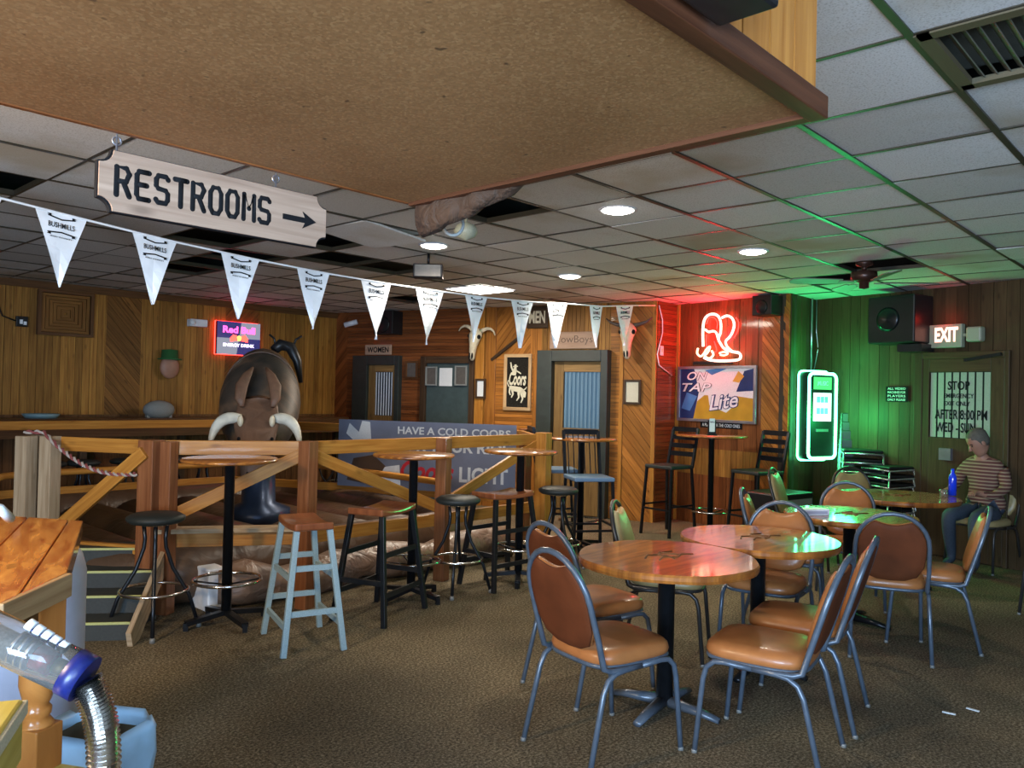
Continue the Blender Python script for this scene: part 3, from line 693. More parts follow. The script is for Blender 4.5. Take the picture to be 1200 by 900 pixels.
u_, z_ = MW.at(596, 407); o = MB().box((0, -.03, 0), (.62, .03, .045), Matrix.Rotation(-.62, 3, 'Y')).build('wooden_rifle', WD['dark'], loc=MW.P(u_, z_, .01), rot=MW.ang, bevel=.01); tag(o, 'long dark wooden bar mounted slanting above the rodeo mirror', 'wall ornament')
rm, w, h = framed('rodeo_mirror', MW, 592, 415, 624, 481, 'tall framed black mirror with a white bronc rider and beer lettering', WD['slabend'], flat('mirror_black', (.02, .018, .015), .15, spec=.6), .045, cat='mirror')
text('Coors', 'lettering', MT['cream'], rm, 0, .05, w*1.6, .19, -.0125, off=.03, shear=.3)
kx, kz = w/.2, h/.5
def stroke(pts, r):
    Q = []
    for k, (x, z) in enumerate(pts):
        a_ = pts[min(k+1, len(pts)-1)]; b_ = pts[max(k-1, 0)]; dx, dz = a_[0]-b_[0], a_[1]-b_[1]; l_ = hypot(dx, dz) or 1
        q = r[k] if isinstance(r, list) else r; Q.append(((x-dz/l_*q)*kx, (z+dx/l_*q)*kz, (x+dz/l_*q)*kx, (z-dx/l_*q)*kz))
    poly = [(a, b) for a, b, c, d in Q]+[(c, d) for a, b, c, d in Q[::-1]]
    if sum(poly[i][0]*poly[(i+1) % len(poly)][1]-poly[(i+1) % len(poly)][0]*poly[i][1] for i in range(len(poly))) < 0: poly = poly[::-1]
    mb.prism(poly, .0123, .0142, MXW)
mb = MB()   # rider and bull silhouette
stroke([(-.09, .23), (-.12, .30), (-.135, .40)], [.018, .014, .010]); stroke([(-.07, .14), (-.065, .20), (-.05, .27)], [.035, .04, .03]); stroke([(-.05, .27), (-.045, .33)], [.024, .022]); stroke([(-.09, .31), (-.045, .325), (.0, .315)], [.008, .012, .008]); stroke([(-.045, .325), (-.045, .355)], [.022, .018])
stroke([(-.04, .24), (.02, .20), (.06, .17)], [.014, .012, .010]); stroke([(-.14, -.13), (-.15, -.20), (-.13, -.26)], [.018, .014, .010])
mb.build('rider_print', MT['cream'], rm); mb = MB()
stroke([(-.15, -.10), (-.06, -.13), (.04, -.15), (.10, -.19)], [.03, .05, .055, .045]); stroke([(.08, -.17), (.13, -.22), (.13, -.30)], [.045, .035, .02]); stroke([(.09, -.16), (.15, -.13), (.17, -.09)], [.008, .010, .006])
stroke([(.02, -.20), (.03, -.30), (-.01, -.37)], [.022, .014, .010]); stroke([(.07, -.22), (.10, -.33), (.07, -.41)], [.022, .014, .010]); stroke([(-.10, -.14), (-.08, -.24), (-.11, -.31)], [.022, .015, .010]); stroke([(-.16, -.09), (-.19, -.02), (-.17, .04)], [.010, .008, .006])
mb.build('bull_print', MT['cream'], rm)
# skulls
def skull(name, Wl, px, py, d, horns, label, tilt=0, sc=1.):
    u_, z_ = Wl.at(px, py); r = wroot(name, Wl, u_, z_, d, label, 'skull')
    rg = []
    for t, w_, dd in [(0, .03, .04), (.08, .09, .07), (.22, .11, .09), (.38, .085, .085), (.55, .06, .07), (.75, .05, .055), (.92, .045, .04), (1, .02, .02)]:
        rg.append(((0, -.09-.05*sin(t*2.4), .14-.46*t), w_*sc, dd*sc, (1, 0, 0), (0, 1, 0)))
    MB().loft(rg, 16).build('cranium', MT['bone'], r)
    for sx in (-1, 1):
        MB().ell((sx*.085*sc, -.15, .02), (.028, .03, .032), 12, 8).build('eye_socket', MT['ink'], r)
        MB().ell((sx*.02, -.17, -.25), (.012, .02, .05), 10, 6).build('nose_cavity', MT['ink'], r)
        P = [(sx*(.07+a), -.09, .10+b) for a, b in horns]; n = len(P)
        MB().tube(P, [.034-.026*k/(n-1) for k in range(n)], 10).build('horn', MT['bone'] if sc < 1 else MT['horn'], r)
    r.rotation_euler[1] = tilt
    return r
skull('longhorn_skull', MW, 564, 397, .05, [(0, 0), (.04, .03), (.10, .05), (.15, .05), (.20, .02), (.23, -.03)], 'longhorn skull with sweeping pale horns on the corner post', .12, .9)
skull('steer_skull', MW, 740, 392, .02, [(0, 0), (.08, .02), (.17, .05), (.24, .10)], 'weathered steer skull with short dark horns above the framed poster')
# speakers, cameras high on walls
def spk(name, Wl, x0, y0, x1, y1, dep, label, m='black'):
    xm, ym = (x0+x1)/2, (y0+y1)/2; ua, ub = UU(Wl, x0, ym), UU(Wl, x1, ym); za, zb = ZZ(Wl, xm, y1), min(CEIL-.02, ZZ(Wl, xm, y0))
    r = wroot(name, Wl, (ua+ub)/2, (za+zb)/2, .02, label, 'speaker'); w, h = (ub-ua)/2, (zb-za)/2
    MB().bb(-w, w, -dep, 0, -h, h).build('cabinet', MT[m], r, bevel=.01)
    MB().lathe([(0, 0), (min(w, h)*.6, .002), (min(w, h)*.7, .012)], 20, (0, -dep-.012, -h*.2), R=Matrix.Rotation(-pi/2, 3, 'X')).build('cone', MT['black'], r)
    return r
spk('wall_speaker', MW, 451, 366, 473, 393, .25, 'dark speaker box high above the women sign')
spk('wall_speaker', TW, 896, 342, 919, 371, .22, 'black speaker high between the boot light and the green wall')
u_ = UU(GW, 1060, 370); 
bs = wroot('speaker_cluster', GW, UU(GW, 1070, 365), 2.40, .03, 'large dark loudspeaker cluster mounted high left of the EXIT sign', 'speaker')
MB().bb(-.28, .24, -.36, 0, -.20, .30).build('cabinet', MT['black'], bs, bevel=.015)
MB().lathe([(0, 0), (.1, .01), (.14, .03)], 24, (-.05, -.385, .05), R=Matrix.Rotation(-pi/2, 3, 'X')).build('cone', MT['blackm'], bs)
MB().bb(.0, .26, -.26, -.02, -.29, -.21).build('bracket', MT['blackm'], bs)
spk('small_speaker', GW, 962, 352, 984, 390, .12, 'narrow dark speaker above the glowing jukebox') if False else None
def cam_(Wl, px, py, label):
    u_, z_ = Wl.at(px, py); r = wroot('security_camera', Wl, u_, z_, .02, label, 'camera')
    MB().tube([(0, 0, .04), (-.02, -.08, .02)], .015, 8).build('bracket', MT['white'], r)
    MB().tube([(.08, -.06, .03), (-.09, -.16, -.03)], .04, 12).build('body', MT['white'], r); MB().tube([(-.09, -.16, -.03), (-.095, -.163, -.032)], .03, 12).build('lens', MT['ink'], r)
cam_(MW, 418, 380, 'white bullet camera on the wall left of the women sign')
u_, z_ = LW.at(228, 379); r = wroot('emergency_light', LW, u_, z_, .02, 'grey white emergency light box left of the energy drink sign', 'lamp')
MB().bb(-.12, .12, -.12, 0, -.05, .05).build('housing', MT['white'], r, bevel=.01); MB().ell((-.09, -.12, 0), (.04, .03, .04)).build('lamp_head', MT['paper'], r)
u_, z_ = LW.at(24, 377); r = wroot('outlet_box', LW, u_, z_, .02, 'black double outlet box with plugs on the pine wall', 'outlet')
MB().bb(-.06, .06, -.05, 0, -.06, .06).build('box', MT['black'], r, bevel=.005); MB().bb(-.03, 0, -.07, -.05, -.03, .02).bb(.01, .04, -.07, -.05, -.04, .0).build('plug', MT['white'], r)
MB().tube([(-.06, -.03, 0), (-.2, -.03, .05), (-.3, -.03, .3), (-.32, -.03, .6)], .008, 6).build('cord', MT['black'], r)
u_, z_ = RW.at(774, 411); r = wroot('wall_switch', RW, u_, z_, .015, 'small white switch plate on the red lit strip', 'switch'); MB().bb(-.035, .035, -.01, 0, -.06, .06).build('plate', MT['white'], r, bevel=.002); MB().bb(-.01, .01, -.018, -.01, -.02, .02).build('toggle', MT['cream'], r)
u_, z_ = LW.at(195, 427); r = wroot('bearded_mask', LW, u_, z_, .045, 'small round face ornament in a green hat on the left wall', 'wall ornament')
MB().ell((0, -.055, -.04), (.13, .05, .15)).build('face', MT['skin'], r)
MB().lathe([(.15, 0), (.15, .015), (.11, .02), (.10, .13), (0, .14)], 20, (0, -.05, .06)).build('hat', MT['darkgreen'], r)
for s in (-1, 1): MB().ell((s*.045, -.088, -.01), (.014, .008, .014)).build('eye', MT['ink'], r)
MB().tube([(-.05, -.085, -.09), (0, -.09, -.105), (.05, -.085, -.09)], .006, 6).build('mouth', MT['brown'], r)
# energy drink sign
u0, z1 = LW.at(250, 376); u1, _ = LW.at(300, 378); z0 = ZZ(LW, 275, 416)
r = wroot('energy_drink_sign', LW, (u0+u1)/2, (z0+z1)/2, .09, 'glowing navy and silver sign reading Red Bull Energy Drink', 'sign'); w, h = (u1-u0)/2, (z1-z0)/2
MB().bb(-w, w, -.03, .02, -h, h).build('box', MT['black'], r)
MB().prism([(-w, -h*0), (w*.0, 0), (w*.1, h), (-w, h)], .03, .034, MXW).prism([(0, 0), (-w*.1, -h), (w, -h), (w, 0)], .03, .034, MXW).build('navy_field', MT['signnavy'], r)
MB().prism([(0, 0), (w, 0), (w, h), (w*.1, h)], .03, .034, MXW).prism([(0, 0), (-w, 0), (-w, -h), (-w*.1, -h)], .03, .034, MXW).build('silver_field', MT['signgrey'], r)
text('Red Bull', 'lettering', MT['pink'], r, 0, h*.52, w*1.5, h*.42, -.035, off=.03); text('ENERGY DRINK', 'lettering', MT['signwhite'], r, 0, -h*.42, w*1.45, h*.2, -.035, off=.02)
MB().lathe([(0, 0), (h*.16, .001), (h*.16, 0)], 18, (0, -.0365, 0), R=Matrix.Rotation(-pi/2, 3, 'X')).build('sun_mark', MT['signyellow'], r)
for s in (-1, 1): MB().prism([(s*w*.06, -.03), (s*w*.40, -.05), (s*w*.42, .0), (s*w*.28, .05), (s*w*.12, .04)][::s], .037, .040, MXW).build('red_mark', MT['signred'], r)
mb = MB()
for q in ([(-w, -h), (-w, h)], [(-w, h), (w, h)], [(w, h), (w, -h)], [(w, -h), (-w, -h)]): mb.tube([(q[0][0], .035, q[0][1]), (q[1][0], .035, q[1][1])], .008, 6)
mb.build('red_led_edge', MT['signred'], r)
# neon boots
r = root('neon_boots', TW.P(0, 0, .0), TW.ang, 'glowing red and white neon cowboy boots above the tap mirror', 'neon sign')
def nb(pts, rad, m, name, d=.07, closed=False):
    Q = []
    for x, y in pts: u_, z_ = TW.at(740+x/5, 320+y/5, d); Q.append(Vector((u_, -d, z_)))
    S = []
    for i in range(len(Q)-(0 if closed else 1)):
        p_1, p0_, p1_, p2_ = Q[i-1] if (i or closed) else Q[0], Q[i], Q[(i+1) % len(Q)], Q[(i+2) % len(Q)] if (closed or i+2 < len(Q)) else Q[-1]
        for t in (0, .33, .66): S.append(.5*((2*p0_)+(p1_-p_1)*t+(2*p_1-5*p0_+4*p1_-p2_)*t*t+(3*p0_-p_1-3*p1_+p2_)*t**3))
    if not closed: S.append(Q[-1])
    MB().tube(S, rad, 6, closed=closed).build(name, m, r)
nb([(420, 430), (418, 350), (424, 285), (445, 250), (480, 240), (510, 255), (524, 295), (522, 350), (510, 385), (525, 420), (548, 445), (590, 460), (630, 468), (640, 490), (625, 508), (560, 514), (500, 514), (455, 508), (425, 495)], .016, MT['neonwhite'], 'boot_tube')
nb([(530, 262), (560, 250), (590, 265), (602, 305), (590, 350), (572, 378), (552, 400), (560, 430), (585, 455)], .015, MT['neonwhite'], 'boot_tube')
nb([(432, 330), (452, 345), (480, 340), (498, 352), (510, 390), (530, 425)], .014, MT['neonwhite'], 'cuff_tube')
nb([(390, 440), (385, 470), (405, 488), (425, 470), (440, 445), (460, 430), (450, 460), (430, 485), (455, 500), (480, 480), (470, 455)], .013, MT['neonyellow'], 'spur_tube')
nb([(515, 470), (540, 462), (565, 470), (545, 482), (520, 480)], .011, MT['neonyellow'], 'sole_tube')
nb([(440, 300), (455, 262), (485, 262), (503, 290), (500, 325)], .007, MT['neonred'], 'inner_tube', .06)
nb([(440, 360), (440, 430), (475, 460), (500, 455), (485, 400)], .007, MT['neonred'], 'inner_tube', .06)
nb([(612, 262), (628, 290), (622, 340), (600, 380)], .006, MT['neonred'], 'edge_tube', .03)
MB().bb(.3, .9, -.03, -.012, 2.0, 2.04).build('mount_bar', MT['black'], r)
u_, z_ = TW.at(843, 394); lamp('neon_light', 'POINT', TW.P(u_, z_, .17), 24, (1, .0, .02), .08)
# tap mirror sign
rm, w, h = framed('tap_sign', TW, 797, 429, 889, 495, 'silver framed beer mirror reading ON TAP with blue and gold graphics', MT['steel'], MT['paper'], .035, cat='sign', d=.03)
def pp(name, m, poly, d0, d1):
    poly = [(x*w, z*h) for x, z in poly]
    if sum(poly[i][0]*poly[(i+1) % len(poly)][1]-poly[(i+1) % len(poly)][0]*poly[i][1] for i in range(len(poly))) < 0: poly = poly[::-1]
    MB().prism(poly, d0, d1, MXW).build(name, m, rm)
navy = flat('navy_print', (.02, .04, .14), .25, bscale=6); sky_ = flat('blue_print', (.08, .22, .50), .25, bscale=6); amber = flat('amber_print', (.50, .30, .03), .3, bscale=5)
pp('blue_print', navy, [(-1, -1), (-.6, -1), (-.45, .1), (-.6, 1), (-1, 1)], .0122, .0126); pp('blue_print', sky_, [(-.95, -.6), (-.7, -.7), (-.5, -.1), (-.8, .05)], .0128, .0131)
pp('gold_print', amber, [(-.6, -1), (1, -1), (1, -.15), (.5, -.05), (-.3, -.05), (-.5, -.3)], .0124, .0128); pp('blue_print', navy, [(.55, .1), (1, .15), (1, 1), (.75, .9)], .0124, .0128)
pp('blue_print', sky_, [(-.1, .75), (.3, 1), (.0, 1), (-.3, .95)], .0128, .0131); pp('gold_print', MT['gold'], [(.45, .5), (.6, .9), (.75, .7), (.62, .45)], .0128, .0131)
pp('white_print', MT['paper'], [(-.15, -.45), (.3, -.72), (.6, -.3), (.55, .05), (.1, .2), (-.2, .0)], .0132, .0135)
text('ON', 'lettering', MT['ink'], rm, -w*.5, h*.72, w*.6, h*.36, -.0137, off=.05, shear=.3); text('TAP', 'lettering', MT['ink'], rm, -w*.52, h*.26, w*.85, h*.36, -.0137, off=.05, shear=.3)
text('ON', 'lettering', MT['white'], rm, -w*.5, h*.72, w*.58, h*.34, -.016, off=.015, shear=.3); text('TAP', 'lettering', MT['white'], rm, -w*.52, h*.26, w*.82, h*.34, -.016, off=.015, shear=.3)
text('Lite', 'lettering', navy, rm, w*.22, -h*.28, w*.82, h*.64, -.0137, off=.06, shear=.3, rotdeg=8)
text('Lite', 'lettering', MT['white'], rm, w*.22, -h*.28, w*.78, h*.58, -.0165, off=.012, shear=.3, rotdeg=8)
r, w, h = board('bumper_sticker', TW, 822, 495, 871, 502, 'narrow black bumper sticker with white words under the tap mirror', MT['ink'], None, MT['paper'], th=.004, d=.018)
text('A PLACE FOR THE COLD ONES', 'lettering', MT['paper'], r, 0, 0, w*1.8, h*1.1, -.005)
# green jukebox on the angled wall bracket
def onY(x, Y): q = ray(x, 470); return (C0+q*(Y/q.y))
pa = onY(946, 3.68); pb = Vector((9.30, 3.50, 0)); 
ja = atan2(pb.y-pa.y, pb.x-pa.x); jw = hypot(pb.x-pa.x, pb.y-pa.y)
d_ = (Vector((pa.x, pa.y, 0))-Vector((0, 0, 0))).dot(Vector((cos(YAW), sin(YAW), 0)))
zt, zb = EYE+(473-438)/F*d_, EYE-(542-473)/F*d_
jk = root('jukebox', (pa.x, pa.y, (zt+zb)/2), ja, 'wall jukebox outlined in bright green light with a lit touch screen', 'jukebox'); jh = (zt-zb)/2
def rr(x0, x1, z0, z1, r, y, n=5):
    P = []
    for cx, cz, a0 in [(x1-r, z0+r, -90), (x1-r, z1-r, 0), (x0+r, z1-r, 90), (x0+r, z0+r, 180)]:
        for k in range(n+1): a = radians(a0+90*k/n); P.append((cx+r*cos(a), y, cz+r*sin(a)))
    return P
P = rr(0, jw, -jh, jh, .06, 0); MB().prism([(p[0], p[2]) for p in P], -.14, .0, MXW).build('housing', MT['black'], jk)
MB().tube(rr(.02, jw-.02, -jh+.02, jh-.02, .06, -.006), .017, 8, closed=True).build('front_light_tube', MT['led'], jk)
MB().tube(rr(-.01, jw+.0, -jh-.01, jh+.01, .06, .13), .012, 8, closed=True).build('rear_light_tube', MT['led'], jk)
MB().bb(.09, jw-.09, -.008, 0, jh*.60, jh*.88).build('top_screen', MT['screengreen'], jk); MB().bb(.09, jw-.09, -.008, 0, -jh*.12, jh*.52).build('touch_screen', MT['screen'], jk)
text('MUSIC', 'lettering', MT['white'], jk, jw*.5, jh*.74, jw*.35, .05, -.009, off=.01)
mb = MB()
for k in range(6): mb.bb(.13+.08*(k % 3)*jw/.6, .18+.08*(k % 3)*jw/.6, -.011, -.008, .02+.13*(k//3), .09+.13*(k//3))
mb.build('album_tile', MT['grey'], jk)
MB().bb(jw*.3, jw*.7, -.012, 0, -jh*.36, -jh*.30).build('card_slot', MT['steel'], jk)
jc = Vector((cos(ja), sin(ja), 0)); jn = Vector((sin(ja), -cos(ja), 0))
lamp('jukebox_glow_front', 'POINT', Vector((pa.x, pa.y, (zt+zb)/2))+jc*jw*.5+jn*.30, 17, (.03, 1, .22), .18)
lamp('jukebox_glow_side', 'POINT', Vector((pa.x, pa.y, (zt+zb)/2))-jc*.06+jn*.10, 8, (.02, 1, .30), .10)
lamp('jukebox_glow_top', 'POINT', Vector((pa.x, pa.y, zt+.2))+jc*.1+jn*.08, 6, (.03, 1, .22), .08)
r = wroot('cable_conduit', JW, UU(JW, 948, 390), 0, .02, 'thin metal conduit and cable running up the green wall above the jukebox', 'cable'); MB().tube([(0, -.012, zt), (0, -.012, CEIL)], .012, 8).tube([(.1, -.01, zt+.05), (.16, -.03, 2.2), (.12, -.02, 2.4), (.14, -.01, CEIL)], .006, 6).build('pipe', MT['steel'], r)
# exit sign
u0, u1 = UU(GW, 1093, 393), UU(GW, 1133, 393); zb_, zt_ = ZZ(GW, 1113, 408), ZZ(GW, 1113, 381)
r = wroot('exit_sign', GW, (u0+u1)/2, (zb_+zt_)/2, .03, 'lit box reading EXIT above the blinds door', 'sign'); w, h = (u1-u0)/2, (zt_-zb_)/2
MB().bb(-w, w, -.07, 0, -h, h).build('box', MT['yellowed'], r, bevel=.008); text('EXIT', 'lettering', MT['exitred'], r, w*.12, h*.12, w*1.35, h*1.25, -.071, off=.03)
MB().bb(w+.05, w+.20, -.10, 0, -.07, .08).build('emergency_lamp', MT['yellowed'], r, bevel=.02); MB().ell((-w-.09, -.05, -.02), (.09, .05, .03)).build('emergency_lamp', MT['yellowed'], r); MB().bb(w-.01, w+.06, -.04, 0, -.01, .02).build('arm', MT['yellowed'], r)
lamp('exit_glow', 'POINT', GW.P((u0+u1)/2, zt_+.06, .16), .5, (1, .04, .02), .05)
r, w, h = board('notice_sign', GW, 1040, 453, 1066, 471, 'small black sign with four white lines left of the blinds door', MT['ink'], None, MT['paper'], th=.006)
for k, s in enumerate(['ALL VIDEO', 'MACHINES FOR', 'PLAYERS', 'ONLY PLEASE']): text(s, 'lettering', MT['paper'], r, 0, h*(.72-.48*k), w*1.6, h*.3, -.0065)
# ceiling fan
fx_, fy_ = onz(1018, 318, CEIL).x-.2, onz(1018, 318, CEIL).y
fn = root('ceiling_fan', (fx_-.35, fy_-.15, CEIL), .4, 'dark ceiling fan with bronze hub near the green wall', 'ceiling fan')
MB().lathe([(.07, 0), (.07, -.03), (.02, -.05), (.02, -.08), (.105, -.09), (.11, -.15), (.08, -.17), (.04, -.18), (.04, -.23), (.0, -.24)], 24).build('hub', flat('bronze', (.06, .028, .02), .35, metal=.5), fn)
for k in range(4):
    a = k*pi/2+.25; Rz = Matrix.Rotation(a, 4, 'Z') @ Matrix.Rotation(.2, 4, 'X')
    MB().prism([(.20, -.05), (.55, -.075), (.62, -.05), (.64, 0), (.62, .05), (.55, .075), (.20, .05)], -.185, -.178, Rz).prism([(.10, -.02), (.22, -.03), (.22, .03), (.10, .02)], -.19, -.183, Rz).build('blade', flat('fan_blade_grey', (.16, .15, .12), .5), fn)
# ================================================================== DRINK LEDGE along the left wall
lg = root('drink_ledge', (-3, 10.0, 0), 0, 'long dark wooden drink ledge along the left wall behind the bull pen', 'ledge')
MB().bb(0, 10.2, 0, .57, 1.12, 1.17).build('top', WD['ledge'], lg, bevel=.005); MB().bb(0, 10.2, 0, .03, .95, 1.12).build('apron', WD['ledge'], lg)
for k in range(9): MB().bb(.5+k*1.2, .58+k*1.2, .2, .28, 0, 1.12).build('leg', WD['dark'], lg)
o = MB().lathe([(0, 0), (.16, 0), (.20, .05), (.19, .05), (.15, .012), (0, .012)], 24).build('blue_tray', flat('pale_blue', (.2, .33, .38), .5), loc=(LW.P(LW.at(38, 490)[0], 1.17, .3))); tag(o, 'pale blue dish resting on the drink ledge', 'dish')
o = MB().ell((0, 0, .10), (.2, .12, .12)).bb(-.16, -.12, -.03, .03, 0, .06).bb(.12, .16, -.03, .03, 0, .06).build('green_ornament', MT['stone'], loc=(LW.P(LW.at(172, 498)[0], 1.17, .35))); tag(o, 'grey green lump shaped ornament on the drink ledge', 'ornament')
# ================================================================== BULL PEN
FP = [G(33, 5.62), G(61, 5.66), (2.36, 5.55), (3.24, 4.98), (4.55, 4.97), (5.85, 4.98)]
def fz(px, py, p):   # height of the picture row at ground point p
    d = Vector((p[0], p[1], 0)).dot(Vector((cos(YAW), sin(YAW), 0))); return EYE-(py-(463.+(px-600)*.023))/F*d
fe = root('bull_pen_fence', (0, 0, 0), 0, 'timber rail fence with diagonal braces around the mechanical bull pen', 'fence')
MB().bb(-.05, .05, -.05, .05, 0, 1.2).build('post', WD['weath'], fe, bevel=.004, loc=(*FP[0], 0), rot=.5)
MB().bb(-.05, .05, -.05, .05, 0, 1.2).build('post', WD['weath'], fe, bevel=.004, loc=(*FP[1], 0), rot=.5)
MB().bb(-.025, .025, -.05, .05, .0, 1.2).build('post', WD['weath'], fe, bevel=.004, loc=(*G(47, 5.75), 0), rot=.5)
MB().bb(-.06, .06, -.06, .06, 0, 1.2).build('post', WD['fence_red'], fe, bevel=.004, loc=(*FP[2], 0), rot=.5)
MB().bb(-.045, .045, -.045, .045, 0, 1.19).build('post', WD['fence_red'], fe, bevel=.004, loc=(FP[2][0]+.10, FP[2][1]-.055, 0), rot=.5)
MB().bb(-.05, .05, -.05, .05, 0, 1.2).build('post', WD['fence_red'], fe, bevel=.004, loc=(*FP[3], 0), rot=.3)
MB().bb(-.05, .05, -.05, .05, 0, 1.19).build('post', WD['fence_red'], fe, bevel=.004, loc=(*FP[4], 0), rot=.3)
MB().bb(-.06, .06, -.06, .06, 0, 1.21).build('post', WD['fence'], fe, bevel=.004, loc=(*FP[5], 0), rot=.2)
def rail(a, b, z, h=.09, w=.04, m='fence', off=.06, name='rail'):
    a, b = Vector((*a, 0)), Vector((*b, 0)); d = (b-a).normalized(); n_ = Vector((-d.y, d.x, 0))
    MB().bar(a+n_*off+Vector((0, 0, z)), b+n_*off+Vector((0, 0, z)), w, h).build(name, WD[m], fe, bevel=.003)
for k in range(1, 5):
    rail(FP[k], FP[k+1], 1.145, .10)
rail(FP[1], FP[2], .40, .12); rail(FP[2], FP[3], .50, .10); rail(FP[3], FP[4], .50, .10); rail(FP[4], FP[5], .5, .1)
MB().bar((FP[2][0], FP[2][1]+.05, .57), (FP[3][0], FP[3][1]+.05, .57), .14, .03).build('white_cap_rail', WD['weath'], fe)
def brace(a, b, za, zb, off=-.03):
    a, b = Vector((*a, za)), Vector((*b, zb)); d = (b-a); n_ = Vector((-d.y, d.x, 0)).normalized()
    MB().bar(a+n_*off, b+n_*off, .035, .09).build('brace', WD['fence'], fe, bevel=.003)
brace(FP[1], FP[2], .45, 1.12, -.07); brace(FP[2], FP[3], .60, 1.12, .05); brace(FP[3], FP[4], 1.12, .60, .05); brace(FP[4], FP[5], .60, 1.12, .05)
FB = [(5.85, 4.98), (6.45, 5.75), (5.55, 7.75), (4.9, 9.2), (2.0, 9.2), (1.5, 7.6)]
for k, p in enumerate(FB[1:]): MB().bb(-.05, .05, -.05, .05, 0, 1.2).build('post', WD['fence_red'], fe, bevel=.004, loc=(*p, 0))
for k in range(4): rail(FB[k], FB[k+1], 1.14, .09); 
for k in range(1, 4): rail(FB[k], FB[k+1], .45, .09)
# banner
a, b = Vector((6.40, 5.80, 0)), Vector((5.50, 7.75, 0)); nn = Vector((-(b-a).y, (b-a).x, 0)).normalized()
e = (a-b).normalized(); bn = root('rodeo_banner', b+Vector((0, 0, 0))-Vector((-e.y, e.x, 0))*.09, atan2(e.y, e.x), 'grey beer banner reading HAVE A COLD COORS tied to the far pen fence', 'banner'); bL = (a-b).length
gry = flat('banner_vinyl', (.17, .19, .26), .5, bscale=3)
MB().bb(0, bL, -.004, 0, .48, 1.24).build('sheet', gry, bn); text('HAVE A COLD COORS', 'lettering', MT['paper'], bn, bL*.66, 1.14, bL*.62, .085, -.005, off=.02)
text('FOR YOUR RIDE', 'lettering', MT['paper'], bn, bL*.66, .98, bL*.62, .13, -.005, off=.03); text('Coors', 'lettering', MT['red'], bn, bL*.52, .70, bL*.30, .22, -.005, off=.03, shear=.3); text('LIGHT', 'lettering', MT['paper'], bn, bL*.83, .68, bL*.26, .17, -.005, off=.03)
MB().prism([(.1, 1.08), (.2, 1.0), (.42, 1.02), (.4, 1.22), (.3, 1.23), (.26, 1.1), (.14, 1.2)][::1], .004, .006, MXW).build('bull_print', MT['paper'], bn)
MB().prism([(.12, .55), (.5, .5), (.62, .72), (.45, .85), (.2, .8)], .004, .006, MXW).build('bull_print', MT['brown'], bn); MB().prism([(.48, .52), (.8, .5), (.78, .75), (.6, .72)], .004, .0065, MXW).build('rider_print', MT['white'], bn)
# rope on the entry
a, b = Vector((*FP[1], 1.215)), Vector((*FP[2], .98)); pts = [Vector((FP[0][0]-.02, FP[0][1]-.03, 1.23)), Vector((FP[0][0]+.08, FP[0][1]-.09, 1.23))]
for k in range(1, 11):
    t = k/10; p = Vector((FP[1][0]-.05, FP[1][1]-.09, 1.2)).lerp(Vector((FP[2][0]-.09, FP[2][1]+.0, .97)), t); p.z -= .09*sin(pi*t); pts.append(p)
rp = root('rope', (0, 0, 0), 0, 'red and white twisted rope draped across the pen entry', 'rope')
def twist(ph, m):
    P = []
    for i in range(len(pts)-1):
        for q in range(8):
            t = q/8; p = pts[i].lerp(pts[i+1], t); a_ = (i*8+q)*.9+ph; P.append(p+Vector((.009*cos(a_), .009*sin(a_)*.5, .009*sin(a_))))
    MB().tube(P, .009, 6).build('strand', m, rp)
twist(0, flat('dull_red_rope', (.22, .05, .045), .8)); twist(pi, flat('dull_cream_rope', (.38, .31, .26), .8))
# inflatable mat
mc = Vector((3.85, 7.35, 0)); mh = 1.55
mt_ = root('inflatable_mat', mc, 0, 'brown inflatable crash mat with rounded rim around the bull', 'inflatable mat')
def rrect(h_, r, z, n=6): return [Vector((p[0], p[2], z)) for p in rr(-h_, h_, -h_, h_, r, 0, n)]
MB().tube(rrect(mh+.12, .5, .22), .215, 14, closed=True).build('rim', MT['matv'], mt_)
MB().tube(rrect(mh+.10, .5, .66)[3:19], .035, 8).build('edge_hoop', WD['fence'], mt_)
mb = MB()
for i in range(6):
    a_ = -mh+.27+i*.53; mb.loft([((a_, y, .17+.02*sin(i)), .27, .17, (1, 0, 0), (0, 0, 1)) for y in (-mh+.1, -.5, .5, mh-.1)], 14)
mb.build('bed', MT['matv'], mt_)
o = MB().loft([((x, 5.35+.03*sin(x*7), .14+.03*sin(x*5)), .16, .14+.03*sin(x*9), (0, 1, 0), (0, 0, 1)) for x in [2.75+.25*k for k in range(13)]], 14).build('rolled_tarp', vinyl('crinkled_vinyl', (.24, .15, .10), 5, .7, .4)); tag(o, 'crumpled brown vinyl skirt lying behind the lower fence rail', 'tarp')
